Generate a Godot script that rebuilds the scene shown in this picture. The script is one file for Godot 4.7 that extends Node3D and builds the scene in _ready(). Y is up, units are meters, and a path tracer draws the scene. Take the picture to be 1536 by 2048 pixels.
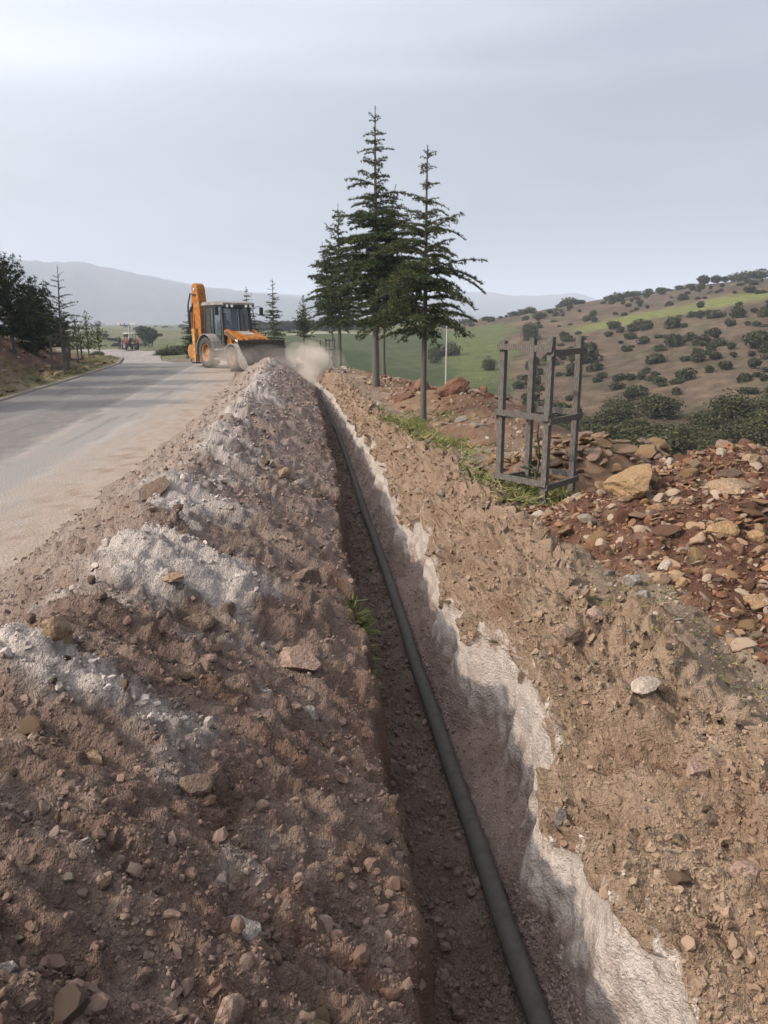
extends Node3D
# Country road, spoil heap and pipe trench with a backhoe loader; t = metres ahead of the camera (-z), x = metres to the right.

var rng := RandomNumberGenerator.new()
var nz := {}
var M := {}
var cam: Camera3D

# ---------------------------------------------------------------- small helpers

func mk(key: String, freq: float, octaves := 1, sd := 1, cellular := false) -> void:
	var n := FastNoiseLite.new()
	n.seed = sd
	n.frequency = freq
	if cellular:
		n.noise_type = FastNoiseLite.TYPE_CELLULAR
		n.cellular_distance_function = FastNoiseLite.DISTANCE_EUCLIDEAN
		n.cellular_return_type = FastNoiseLite.RETURN_DISTANCE
		n.cellular_jitter = 1.0
	else:
		n.noise_type = FastNoiseLite.TYPE_SIMPLEX_SMOOTH
	n.fractal_type = FastNoiseLite.FRACTAL_FBM if octaves > 1 else FastNoiseLite.FRACTAL_NONE
	n.fractal_octaves = octaves
	nz[key] = n

func sm(a: float, b: float, v: float) -> float:
	return smoothstep(a, b, v)

func lin(r: float, g_: float, b: float) -> Color:
	return Color(r, g_, b)

func table(t: float, keys: Array, vals: Array) -> float:
	if t <= keys[0]: return vals[0]
	for i in range(1, keys.size()):
		if t <= keys[i]:
			var w: float = (t - keys[i - 1]) / (keys[i] - keys[i - 1])
			return lerpf(vals[i - 1], vals[i], w)
	return vals[-1]

class MB:
	var v := PackedVector3Array()
	var c := PackedColorArray()
	var s := PackedInt32Array()
	var tint := Color.WHITE
	func tri(a: Vector3, b: Vector3, d: Vector3, g := -1) -> void:
		v.append(a); v.append(b); v.append(d)
		for i in 3:
			c.append(tint); s.append(g)
	func quad(a: Vector3, b: Vector3, d: Vector3, e: Vector3, g := -1) -> void:
		tri(a, b, d, g); tri(a, d, e, g)
	func box(at: Vector3, size: Vector3, b := Basis()) -> void:
		var h := size * 0.5
		var p := []
		for i in 8:
			p.append(at + b * Vector3(h.x if i & 1 else -h.x, h.y if i & 2 else -h.y, h.z if i & 4 else -h.z))
		quad(p[0], p[2], p[3], p[1]); quad(p[5], p[7], p[6], p[4])
		quad(p[4], p[6], p[2], p[0]); quad(p[1], p[3], p[7], p[5])
		quad(p[2], p[6], p[7], p[3]); quad(p[4], p[0], p[1], p[5])
	func bar(a: Vector3, b: Vector3, w: float, h: float, roll := 0.0) -> void:
		var d := b - a
		var f := d.normalized()
		var up := Vector3.UP if absf(f.y) < 0.95 else Vector3.RIGHT
		var r := f.cross(up).normalized()
		var u := r.cross(f)
		var bs := Basis(r, u, -f).rotated(f, roll)
		box((a + b) * 0.5, Vector3(w, h, d.length()), bs)
	func prism(poly: PackedVector2Array, x0: float, x1: float) -> void:  # polygon in (z, y), pushed along x
		var q := poly
		if Geometry2D.is_polygon_clockwise(q):
			q.reverse()
		var ix := Geometry2D.triangulate_polygon(q)
		for i in range(0, ix.size(), 3):
			var a := q[ix[i]]; var b := q[ix[i + 1]]; var d := q[ix[i + 2]]
			tri(Vector3(x0, a.y, a.x), Vector3(x0, d.y, d.x), Vector3(x0, b.y, b.x))
			tri(Vector3(x1, a.y, a.x), Vector3(x1, b.y, b.x), Vector3(x1, d.y, d.x))
		for i in q.size():
			var a := q[i]; var b := q[(i + 1) % q.size()]
			quad(Vector3(x0, a.y, a.x), Vector3(x0, b.y, b.x), Vector3(x1, b.y, b.x), Vector3(x1, a.y, a.x))
	func tube(pts: Array, rad: Array, sides := 8, cap := true, g := 0) -> void:
		var rings := []
		var prev := Vector3.ZERO
		for i in pts.size():
			var f: Vector3 = (pts[mini(i + 1, pts.size() - 1)] - pts[maxi(i - 1, 0)]).normalized()
			var r: Vector3
			if prev == Vector3.ZERO:
				r = f.cross(Vector3.UP if absf(f.y) < 0.9 else Vector3.RIGHT).normalized()
			else:
				r = (prev - f * prev.dot(f)).normalized()
			prev = r
			var u := f.cross(r)
			var ring := []
			for k in sides:
				var a := TAU * k / sides
				ring.append(pts[i] + (r * cos(a) + u * sin(a)) * rad[i])
			rings.append(ring)
		for i in rings.size() - 1:
			for k in sides:
				var n := (k + 1) % sides
				quad(rings[i][k], rings[i][n], rings[i + 1][n], rings[i + 1][k], g)
		if cap:
			for k in range(1, sides - 1):
				tri(rings[0][0], rings[0][k + 1], rings[0][k])
				tri(rings[-1][0], rings[-1][k], rings[-1][k + 1])
	func lathe(at: Vector3, prof: Array, sides := 28, g := 0) -> void:  # profile of (radius, x) turned about the x axis
		for i in prof.size() - 1:
			var p: Vector2 = prof[i]; var q: Vector2 = prof[i + 1]
			for k in sides:
				var a := TAU * k / sides; var b := TAU * (k + 1) / sides
				var A := at + Vector3(p.y, cos(a) * p.x, sin(a) * p.x)
				var B := at + Vector3(p.y, cos(b) * p.x, sin(b) * p.x)
				var C := at + Vector3(q.y, cos(b) * q.x, sin(b) * q.x)
				var D := at + Vector3(q.y, cos(a) * q.x, sin(a) * q.x)
				quad(A, D, C, B, g + i)
	func mesh() -> ArrayMesh:
		var st := SurfaceTool.new()
		st.begin(Mesh.PRIMITIVE_TRIANGLES)
		for i in v.size():
			st.set_smooth_group(s[i]); st.set_color(c[i]); st.add_vertex(v[i])
		st.generate_normals()
		return st.commit()

func obj(called: String, mesh: Mesh, mat: Material, parent: Node = self) -> MeshInstance3D:
	var o := MeshInstance3D.new()
	o.name = called
	o.mesh = mesh
	if mat: o.material_override = mat
	parent.add_child(o, true)
	return o

func tag(o: Node, label: String, category: String, group := "") -> Node:
	o.set_meta("label", label); o.set_meta("category", category)
	if group: o.set_meta("group", group)
	return o

func numbered(called: String) -> String:
	if not has_node(NodePath(called)): return called
	var i := 1
	while has_node(NodePath("%s_%03d" % [called, i])): i += 1
	return "%s_%03d" % [called, i]

var counts := {}
func piece_name(parent: Node, called: String) -> String:
	var key := str(parent.get_instance_id()) + called
	counts[key] = counts.get(key, -1) + 1
	return called if counts[key] == 0 else "%s_%03d" % [called, counts[key]]

func thing(called: String, label: String, category: String, at := Vector3.ZERO, turn := 0.0, group := "") -> Node3D:
	var o := Node3D.new()
	o.name = numbered(called)
	add_child(o)
	o.position = at; o.rotation.y = turn
	tag(o, label, category, group)
	return o

func struct(o: Node) -> Node:
	o.set_meta("kind", "structure")
	return o

func stuff(o: Node) -> Node:
	o.set_meta("kind", "stuff")
	return o

func scatter(called: String, mesh: Mesh, mat: Material, xf: Array, cols: Array, parent: Node) -> MultiMeshInstance3D:
	var mm := MultiMesh.new()
	mm.transform_format = MultiMesh.TRANSFORM_3D
	mm.use_colors = cols.size() > 0
	mm.mesh = mesh
	mm.instance_count = xf.size()
	for i in xf.size():
		mm.set_instance_transform(i, xf[i])
		if cols.size(): mm.set_instance_color(i, cols[i])
	var o := MultiMeshInstance3D.new()
	o.name = called
	o.multimesh = mm
	o.material_override = mat
	parent.add_child(o, true)
	stuff(o)
	return o

func grid(called: String, rows: int, cols: int, v: PackedVector3Array, c: PackedColorArray, mat: Material, parent: Node) -> MeshInstance3D:
	var ix := PackedInt32Array()
	ix.resize((rows - 1) * (cols - 1) * 6)
	var k := 0
	for r in rows - 1:
		for q in cols - 1:
			var a := r * cols + q
			var d := a + cols
			ix[k] = a; ix[k + 1] = d; ix[k + 2] = d + 1; ix[k + 3] = a; ix[k + 4] = d + 1; ix[k + 5] = a + 1
			k += 6
	var arr := []
	arr.resize(Mesh.ARRAY_MAX)
	arr[Mesh.ARRAY_VERTEX] = v
	arr[Mesh.ARRAY_COLOR] = c
	arr[Mesh.ARRAY_INDEX] = ix
	var st := SurfaceTool.new()
	st.create_from_arrays(arr)
	st.generate_normals()
	return obj(called, st.commit(), mat, parent)

# ---------------------------------------------------------------- materials

func noise_tex(freq: float, octaves: int, sd: int, lo: float, hi: float, size := 1024, cellular := false, gain := 0.55) -> NoiseTexture2D:
	var n := FastNoiseLite.new()
	n.seed = sd
	n.frequency = freq
	n.noise_type = FastNoiseLite.TYPE_CELLULAR if cellular else FastNoiseLite.TYPE_SIMPLEX_SMOOTH
	n.fractal_type = FastNoiseLite.FRACTAL_FBM
	n.fractal_octaves = octaves
	n.fractal_gain = gain
	var t := NoiseTexture2D.new()
	t.width = size; t.height = size
	t.seamless = true
	t.noise = n
	var g_ := Gradient.new()
	g_.set_color(0, Color(lo, lo, lo)); g_.set_color(1, Color(hi, hi, hi))
	t.color_ramp = g_
	return t

func mat(color: Color, rough := 0.9, metal := 0.0, spec := 0.4) -> StandardMaterial3D:
	var m := StandardMaterial3D.new()
	m.albedo_color = color.linear_to_srgb()
	m.roughness = rough
	m.metallic = metal
	m.metallic_specular = spec
	return m

func grainy(color: Color, tex: Texture2D, bump: Texture2D, scale: float, depth: float, world := false, rough := 0.95) -> StandardMaterial3D:
	var m := mat(color, rough, 0.0, 0.25)
	m.albedo_texture = tex
	m.uv1_triplanar = true
	m.uv1_world_triplanar = world
	m.uv1_scale = Vector3.ONE * scale
	if bump:
		m.heightmap_enabled = true
		m.heightmap_texture = bump
		m.heightmap_scale = depth
	return m

func materials() -> void:
	var fine := noise_tex(0.03, 6, 11, 0.62, 1.0, 1024, false, 0.75)
	var fine_h := noise_tex(0.022, 7, 12, 0.0, 1.0, 1024, false, 0.7)
	var clod_h := noise_tex(0.03, 4, 13, 0.0, 1.0, 1024, true, 0.6)
	var soft := noise_tex(0.006, 5, 14, 0.7, 1.0)
	M.soil = grainy(Color(1, 1, 1), fine, fine_h, 1.9, 2.6, true)
	M.soil.vertex_color_use_as_albedo = true
	M.earth = grainy(Color(1, 1, 1), fine, fine_h, 1.9, 2.2, true)
	M.earth.vertex_color_use_as_albedo = true
	M.land = grainy(Color(1, 1, 1), soft, fine_h, 0.05, 30.0, true)
	M.land.vertex_color_use_as_albedo = true
	M.road = grainy(Color(1, 1, 1), fine, fine_h, 1.1, 0.7, true, 0.85)
	M.road.vertex_color_use_as_albedo = true
	M.clod = grainy(Color(1, 1, 1), fine, null, 6.0, 1.0)
	M.clod.vertex_color_use_as_albedo = true
	var stone_t := noise_tex(0.012, 6, 21, 0.55, 1.0, 1024, false, 0.65)
	var tones := {
		"tan": Color(0.40, 0.275, 0.18), "pink": Color(0.40, 0.275, 0.215), "rust": Color(0.25, 0.14, 0.09), "pale": Color(0.52, 0.43, 0.35),
		"brown": Color(0.235, 0.165, 0.125), "grey": Color(0.36, 0.315, 0.28), "white": Color(0.62, 0.56, 0.51), "red": Color(0.215, 0.105, 0.07), "ochre": Color(0.42, 0.27, 0.15)}
	for k in tones:
		M["stone_" + k] = grainy(tones[k], stone_t, fine_h, 2.6, 1.2)
	M.bark = grainy(Color(0.21, 0.185, 0.165), stone_t, clod_h, 6.0, 1.5)
	M.twig = mat(Color(0.10, 0.08, 0.06))
	M.needle = mat(Color(1, 1, 1), 0.85, 0.0, 0.12)
	M.needle.vertex_color_use_as_albedo = true
	M.needle.backlight_enabled = true
	M.needle.backlight = Color(0.25, 0.3, 0.15)
	M.leaf = M.needle
	M.wood = grainy(Color(0.225, 0.20, 0.18), noise_tex(0.01, 6, 31, 0.5, 1.0), fine_h, 3.0, 0.8)
	M.wood.uv1_scale = Vector3(9, 0.9, 9)
	M.pipe = mat(Color(0.035, 0.036, 0.038), 0.85, 0.0, 0.2)
	M.pipe.albedo_texture = noise_tex(0.005, 4, 41, 0.84, 1.0)
	M.pipe.albedo_color = Color(0.08, 0.073, 0.067).linear_to_srgb()
	M.pipe.uv1_triplanar = true
	M.pipe.uv1_scale = Vector3.ONE * 2.0
	var dirt := noise_tex(0.012, 6, 51, 0.6, 1.05, 512)
	M.orange = grainy(Color(0.40, 0.15, 0.03), dirt, null, 0.8, 1.0, false, 0.5)
	M.orange_pale = grainy(Color(0.50, 0.26, 0.08), dirt, null, 0.8, 1.0, false, 0.55)
	M.black = mat(Color(0.022, 0.022, 0.024), 0.5)
	M.darkgrey = grainy(Color(0.055, 0.054, 0.053), dirt, null, 1.0, 1.0, false, 0.6)
	M.dusty = grainy(Color(0.30, 0.27, 0.25), dirt, null, 1.2, 1.0)
	M.tyre = grainy(Color(0.085, 0.076, 0.07), dirt, null, 1.5, 1.0)
	M.rim = grainy(Color(0.42, 0.19, 0.07), dirt, null, 2.0, 1.0, false, 0.7)
	M.bucket = grainy(Color(0.085, 0.068, 0.058), dirt, null, 1.5, 1.0, false, 0.7)
	M.steel = mat(Color(0.55, 0.54, 0.53), 0.35, 0.6)
	M.lamp = mat(Color(0.75, 0.75, 0.72), 0.25)
	M.glass = StandardMaterial3D.new()
	M.glass.transparency = BaseMaterial3D.TRANSPARENCY_ALPHA
	M.glass.albedo_color = Color(0.30, 0.36, 0.38, 0.38)
	M.glass.roughness = 0.08
	M.cloth_dark = mat(Color(0.03, 0.032, 0.04))
	M.concrete = grainy(Color(0.42, 0.40, 0.37), soft, null, 1.0, 1.0)
	M.white = mat(Color(0.7, 0.68, 0.65), 0.6)
	M.tractor = mat(Color(0.22, 0.05, 0.035), 0.5)

# ---------------------------------------------------------------- the lie of the land

const AZ := [-180, -120, -75, -60, -40, -25, -20, -15, -10, -5, 0, 5, 10, 15, 20, 25, 31, 45, 70, 120, 180]
const DI := [0, 12, 20, 30, 40, 60, 80, 100, 130, 160, 200, 250, 300, 500, 1000, 2000, 4000]
const HT := [
	[0, 0, 0, 0, 0, 0, 0, 0, 0, 0, 0, 0, 0, 0, 0, 0, 0],
	[0, 0.3, 1.5, 2.2, 2.5, 2.5, 2, 2, 2, 2, 2, 2, 2, 2, 2, 3, 5],
	[0, 1.6, 2.6, 3, 3, 3, 3, 3, 3, 3, 3, 3, 3, 3, 3, 4, 6],
	[0, 0.8, 2.5, 2.9, 3.1, 3.2, 3.2, 3, 2.8, 2.6, 2.4, 2, 2, 2, 2, 4, 6],
	[0, 0, 1.8, 2.6, 2.7, 2.3, 1.8, 1.0, 0.6, 0.3, 0, 0, 0, 0.8, 2, 4, 7],
	[0, 0, 0.4, 2.1, 1.9, 1.0, 0.2, -0.5, -1.0, -1.1, -1.0, -0.8, -0.5, 0.5, 2, 4, 7],
	[0, 0, 0, 1.6, 1.2, 0.2, -0.6, -1.2, -1.6, -1.7, -1.4, -1.1, -0.7, 0.4, 1.9, 4, 7],
	[0, 0, 0, 0, 0.2, -0.8, -1.2, -1.5, -1.8, -1.8, -1.4, -1.0, -0.6, 0.4, 1.9, 4, 7],
	[0, 0, 0, 0, -0.1, -0.8, -1.2, -1.5, -1.9, -1.8, -1.4, -1.0, -0.6, 0.5, 1.9, 4, 7],
	[0, 0, 0, 0, -0.05, -0.5, -1.1, -1.5, -1.4, -1.2, -0.8, -0.2, 0.2, 0.8, 1.9, 4, 7],
	[0, 0, 0, 0, 0, -0.6, -2.0, -2.4, -1.9, -1.2, -0.4, 0.7, 1.4, 1.4, 2, 4, 7],
	[0, 0, 0, -0.1, -1.2, -3.6, -4.6, -4.5, -3.6, -2.4, -0.7, 0.7, 1.5, 1.5, 2, 4, 7],
	[0, 0, 0, -0.9, -2.6, -5.5, -6.5, -6, -4.3, -2.5, -0.2, 2.0, 2.6, 3, 3, 4, 7],
	[0, 0, -0.1, -2.2, -4.2, -7, -7, -5.5, -3, -0.5, 2, 4.4, 4.9, 5, 5, 5, 7],
	[0, 0, -0.9, -3.5, -5.5, -7.4, -6.5, -4.6, -1.5, 1, 4.5, 8.2, 9.8, 11, 11, 11, 11],
	[0, 0, -2, -4.6, -6.1, -6.6, -5, -3.2, 0, 3, 7, 11.2, 13.2, 15, 16, 16, 16],
	[0, -0.3, -2.8, -5, -6, -5.6, -3.7, -1.5, 2, 5.5, 10, 14.2, 16.6, 19, 20, 20, 20],
	[0, -1.6, -4, -5.5, -5.4, -4, -2, 0.5, 4, 8, 12, 16, 19, 23, 24, 24, 24],
	[0, -2.8, -4.8, -5.2, -4.2, -2.5, -0.5, 2, 5, 8, 12, 16, 19, 23, 24, 24, 24],
	[0, -1.5, -3, -4, -4, -3, -2, 0, 2, 4, 6, 8, 10, 12, 12, 12, 12],
	[0, 0, 0, 0, 0, 0, 0, 0, 0, 0, 0, 0, 0, 0, 0, 0, 0]]

func hrow(i: int, k: int, w: float) -> float:
	var h: Array = HT[clampi(i, 0, HT.size() - 1)]
	return cubic_interpolate(h[k], h[k + 1], h[maxi(k - 1, 0)], h[mini(k + 2, h.size() - 1)], w)

func g(x: float, t: float) -> float:  # bare ground height
	var d := sqrt(x * x + t * t)
	if d < 20.0 and absf(x) < t * 0.18: return 0.0
	if d < 12.0 and absf(x) < t * 0.46: return 0.0
	var a := rad_to_deg(atan2(x, t))
	var k := 0
	while k < DI.size() - 2 and d > DI[k + 1]: k += 1
	var w := clampf((d - DI[k]) / (DI[k + 1] - DI[k]), 0.0, 1.0)
	var i := 0
	while i < AZ.size() - 2 and a > AZ[i + 1]: i += 1
	var u := clampf((a - AZ[i]) / float(AZ[i + 1] - AZ[i]), 0.0, 1.0)
	var h := cubic_interpolate(hrow(i, k, w), hrow(i + 1, k, w), hrow(i - 1, k, w), hrow(i + 2, k, w), u)
	if d > 25.0:
		var f := sm(25, 90, d)
		h += f * (nz.hill.get_noise_2d(x, t) * 0.7 + nz.field.get_noise_2d(x, t) * 0.22)
	return h

func bend(t: float) -> float:
	var q := maxf(0.0, t - 16.0)
	return -0.0016 * q * q

# ------- spoil heap (x across, t along)
const CONES := [[-1.05, 2.78, 0.82], [-0.9, 4.25, 0.84], [-0.5, 4.3, 0.66], [-0.98, 5.9, 0.86], [-0.62, 5.75, 0.68], [-0.9, 7.6, 0.8], [-1.0, 9.3, 0.84], [-0.85, 11.2, 0.82], [-1.0, 13.2, 0.78], [-0.9, 15.6, 0.84], [-0.95, 18.0, 0.76], [-1.0, 20.5, 0.82], [-1.02, 23.5, 0.76], [-0.98, 26.5, 0.82], [-1.02, 29.2, 0.78], [-1.0, 31.0, 0.74], [-1.4, 1.95, 0.95], [-1.4, 1.2, 0.98], [-1.4, 0.4, 0.98], [-1.4, -0.6, 0.95]]  # closing entries: crest out of view at left, placed to shade the near slope

func toe(t: float) -> float:
	return -2.15 + 0.16 * sm(12, 17, t) * (1.0 - sm(18, 28, t)) + nz.slow.get_noise_2d(t * 2.2, 7.0) * 0.16 + bend(t) * 0.5

func lip(t: float) -> float:
	return 0.31 + 0.12 * sm(7, 11, t) + bend(t) + nz.slow.get_noise_2d(t * 3.0, 55.0) * 0.07

var ht := -999.0  # the row that the next numbers belong to
var hb := 0.0
var h_toe := 0.0
var h_lip := 0.0
var h_xc := 0.0
var h_hc := 0.0
var h_fade := 0.0
var h_cones := []
func heap_row(t: float) -> void:
	if t == ht: return
	ht = t
	hb = bend(t)
	h_toe = toe(t)
	h_lip = lip(t)
	h_xc = -0.95 + hb * 0.7 + nz.slow.get_noise_2d(t * 1.5, 90.0) * 0.1
	h_fade = 1.0 - sm(31.6, 33.4, t)
	h_hc = (0.66 + nz.slow.get_noise_2d(t * 2.0, 30.0) * 0.10) * h_fade
	h_cones = CONES.filter(func(c): return absf(t - c[1]) < 1.5)

func mound_y(x: float, t: float) -> float:  # smooth height of the heap
	heap_row(t)
	var b := hb * 0.7
	var xt := h_toe
	var xl := h_lip
	var xc := h_xc
	var hc := h_hc
	var fade := h_fade
	var y: float
	if x < xc:
		var a := clampf((x - xt) / (xc - xt), -0.4, 1.0)
		y = hc * (1.0 - pow(1.0 - maxf(a, 0.0), 1.25)) if a > 0.0 else a * 0.25
		y = minf(y, hc - 0.25 * maxf(0.0, 0.12 - (xc - x)))
	else:
		var a := clampf((x - xc) / (xl - xc), 0.0, 1.0)
		y = lerpf(hc - 0.03, -0.12, pow(a, 1.08))
	for c in h_cones:
		var dt: float = t - c[1]
		var dx: float = x - (c[0] + b)
		var r := sqrt(dx * dx + dt * dt * 1.25)
		var yc: float = (c[2] - 0.62 * sqrt(r * r + 0.006)) * fade
		var k := 0.07
		var h := clampf(0.5 + 0.5 * (yc - y) / k, 0.0, 1.0)
		y = lerpf(y, yc, h) + k * h * (1.0 - h)
	return y

func dome(n: FastNoiseLite, p: Vector3, cut: float) -> float:
	return maxf(0.0, cut - (n.get_noise_3dv(p) + 1.0))

func clods(p: Vector3, t: float, rough: float) -> float:
	var w: float = nz.warp.get_noise_3dv(p)
	var q := p + Vector3(w, nz.warp.get_noise_3dv(p + Vector3(31, 7, 3)), -w) * 0.05
	var h := dome(nz.c1, q, 0.62) * 0.085
	h *= 0.35 + 0.9 * sm(-0.3, 0.4, nz.patch.get_noise_3dv(p))
	h += nz.mid.get_noise_3dv(p) * 0.032
	if t < 14.0:
		h += dome(nz.c2, q, 0.6) * 0.046 * (1.0 - sm(9, 14, t))
	if t < 6.5:
		h += dome(nz.c3, p, 0.6) * 0.019 * (1.0 - sm(4.5, 6.5, t))
	return h * rough

func mound_pt(x: float, t: float) -> Vector3:
	heap_row(t)
	var xl := h_lip
	var y := mound_y(minf(x, xl), t)
	var p := Vector3(x, y, -t)
	if x > xl:  # broken face that drops into the trench
		var d := x - xl
		y -= d * 7.0
		p = Vector3(xl + d * 0.8, y, -t)
	var fade := h_fade
	# material slid down the slope: ridges that run from crest to foot
	var slide: float = nz.slide.get_noise_2d(t * 4.2 + x * 1.6, x * 0.9) * 0.085 + nz.slide.get_noise_2d(t * 11.0 + x * 3.2, x * 1.7 + 40.0) * 0.03
	var e := sm(-2.25, -1.75, x - bend(t) * 0.5)
	var h := (clods(p, t, 1.0) + slide) * (0.25 + 0.75 * e) * maxf(fade, 0.15)
	var nx := -0.5 if x < -0.95 else (0.45 if x < xl else 0.9)
	p += Vector3(nx * h * 0.6, h * (1.0 if x <= xl else 0.3), 0)
	return p

const PATCHES := [[-0.75, 4.15, 0.34, 0.34, 0.5], [-0.42, 4.15, 0.38, 0.3, 0.5], [-1.15, 4.2, 0.22, 0.3, 0.32], [-0.95, 5.75, 0.3, 0.5, 0.45], [-0.55, 5.55, 0.3, 0.3, 0.45], [-1.25, 2.8, 0.45, 0.16, 0.5], [-0.8, 2.72, 0.3, 0.14, 0.45], [-0.5, 2.62, 0.25, 0.12, 0.4], [-1.5, 3.3, 0.35, 0.3, 0.42], [-0.62, 1.9, 0.14, 0.12, 0.25], [-0.75, 8.0, 0.4, 0.8, 0.3], [-0.9, 12.0, 0.4, 0.9, 0.35], [-0.8, 16.0, 0.5, 1.2, 0.35], [-1.0, 20.0, 0.5, 1.5, 0.32]]

func mound_col(p: Vector3, x: float, t: float) -> Color:
	var n: float = nz.tone.get_noise_3dv(p)
	var m: float = nz.patch.get_noise_3dv(p * 1.7)
	var c := lin(0.19, 0.124, 0.097).lerp(lin(0.29, 0.207, 0.168), clampf(0.5 + n * 1.3, 0, 1))
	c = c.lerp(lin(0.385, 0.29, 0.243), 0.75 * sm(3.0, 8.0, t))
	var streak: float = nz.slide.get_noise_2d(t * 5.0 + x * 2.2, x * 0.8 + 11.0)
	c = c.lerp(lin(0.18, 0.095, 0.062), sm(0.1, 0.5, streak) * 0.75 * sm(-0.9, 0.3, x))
	var w := 0.0
	for q in PATCHES:
		var dx: float = (x - q[0] - bend(t)) / q[2]
		var dt: float = (t - q[1]) / q[3]
		var r := dx * dx + dt * dt
		if r < 6.0: w += q[4] * exp(-r)
	w += 0.16 * sm(6.0, 10, t) + (0.2 + 0.2 * sm(5, 9, t)) * streak + 0.36 * m + 0.34 * n - 0.16 - 0.14 * sm(-0.6, 0.2, x)
	w += 0.26 * exp(-pow((x - h_xc - 0.05) / 0.3, 2.0)) * sm(3.0, 3.8, t)
	w *= 1.0 - 0.75 * sm(0.15, 0.5, x - bend(t))
	c = c.lerp(lin(0.30, 0.25, 0.22), sm(0.0, 0.2, w) * 0.7)
	c = c.lerp(lin(0.54, 0.465, 0.42), sm(0.18, 0.5, w + nz.mid.get_noise_3dv(p * 6.0) * 0.16))
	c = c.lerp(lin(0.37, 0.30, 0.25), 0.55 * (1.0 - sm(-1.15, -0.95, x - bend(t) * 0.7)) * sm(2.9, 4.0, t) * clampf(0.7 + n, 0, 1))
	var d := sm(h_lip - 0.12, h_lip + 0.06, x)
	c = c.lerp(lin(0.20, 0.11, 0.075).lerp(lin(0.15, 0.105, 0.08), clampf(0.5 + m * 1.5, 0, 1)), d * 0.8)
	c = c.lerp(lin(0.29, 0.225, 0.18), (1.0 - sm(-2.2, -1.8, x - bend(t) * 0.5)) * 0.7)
	return c

# ------- trench, its right bank and the verge: a profile swept along t
var KN := []  # knots: [arc, x, y, spacing]

func verge_y(x: float, t: float) -> float:
	var y := g(x, t)
	var ridge: float = table(t, [0, 3.4, 5, 7, 9.5, 10.5, 12, 13, 15, 18, 24, 36, 44], [0.0, 0.0, 0.0, 0.0, 0.0, 0.12, 0.08, 0.12, 0.25, 0.3, 0.25, 0.2, 0.0])
	var xr: float = table(t, [3, 9, 13, 18, 24, 36], [4.2, 4.0, 3.6, 3.6, 3.3, 2.7])
	y += ridge * exp(-pow((x - xr) / 0.8, 2.0))
	y += nz.mid.get_noise_3d(x * 0.5, 3.0, t * 0.5) * 0.05
	return y

func crest_x(t: float) -> float:
	return 1.92 - 0.45 * sm(11, 17, t) + bend(t) * 0.9 + nz.slow.get_noise_2d(t * 2.6, 120.0) * 0.14

var pt_ := -999.0
var p_cx := 0.0
var p_shut := 0.0
var p_pts := []
func profile(u: float, t: float) -> Vector2:
	# u: 0..1 flat under the heap, 1..2 left wall, 2..3 floor, 3..4 talus, 4..5 white wall, 5..6 brown slope, 6.. verge
	if t != pt_:
		pt_ = t
		var b := bend(t)
		p_cx = crest_x(t)
		var wx: float = 1.25 + b + nz.slow.get_noise_2d(t * 4.0, 200.0) * 0.13 + 0.08 * sm(7, 10, t) * (1.0 - sm(14, 24, t))
		var wy: float = -0.36 + nz.slow.get_noise_2d(t * 3.3, 260.0) * 0.22 + nz.slow.get_noise_2d(t * 14.0, 270.0) * 0.07
		for e in [[4.3, 0.75, 0.2, 0.15], [7.9, 0.7, 0.16, 0.1], [2.3, 0.35, 0.02, 0.0], [6.6, 0.4, -0.1, 0.0], [3.15, 0.25, -0.16, -0.06]]:
			var k := exp(-pow((t - e[0]) / e[1], 2.0))
			wy += e[2] * k; wx += e[3] * k
		wy = minf(wy, -0.08)
		var lx := lip(t)
		p_pts = [Vector2(-3.6, -0.04), Vector2(lx - 0.06, -0.22), Vector2(lx + 0.08, -1.02), Vector2(1.0 + b, -1.03), Vector2(wx - 0.13, -0.80), Vector2(wx, wy), Vector2(p_cx, 0.11)]
		p_shut = sm(34.0, 37.0, t)
	var cx := p_cx
	var P := p_pts
	var q: Vector2
	if u >= 6.0:
		var x := cx + (u - 6.0)
		q = Vector2(x, lerpf(0.11, 0.0, sm(0.0, 0.75, u - 6.0)) + verge_y(x, t))
	else:
		var i := int(u)
		var f := u - i
		q = P[i].lerp(P[i + 1], f)
		if i == 5: q.y += sin(f * PI) * 0.05 + 0.03 * f
		if i == 3: q.y -= sin(f * PI) * 0.03
	var shut := p_shut
	if q.y < 0.0 and u < 6.0: q.y = lerpf(q.y, -0.03, shut)
	return q

func strip_pt(u: float, t: float) -> Vector3:
	var q := profile(u, t)
	var q2 := profile(u + 0.04, t)
	var d := (q2 - q).normalized()
	var n := Vector2(-d.y, d.x)
	var p := Vector3(q.x, q.y, -t)
	var amp := 1.0
	if u < 2.0: amp = 0.7
	elif u < 3.0: amp = 1.0
	elif u < 4.0: amp = 0.35
	elif u < 5.0: amp = 0.42
	elif u < 6.0: amp = 1.45
	else: amp = 0.75 - 0.3 * sm(0.8, 3.0, u - 6.0)
	var h := 0.0
	if u > 0.95:
		h = clods(p, t, amp)
		if u >= 5.0 and u < 6.3: h += (nz.lump.get_noise_3dv(p) * 0.16 + absf(nz.lump.get_noise_3dv(p * 2.9)) * 0.12 - 0.03) * (1.0 - sm(6.1, 6.3, u))
		if u >= 4.9 and u < 5.15: h += 0.045
		if u >= 4.0 and u < 5.0: h += nz.rib.get_noise_3dv(p) * 0.016
	p += Vector3(n.x * h, n.y * h, 0)
	if u > 6.0:
		p.y -= 0.6 * sm(13.2, 14.0, u)
	p.y -= 0.6 * sm(46.0, 47.5, t)
	return p

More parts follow.
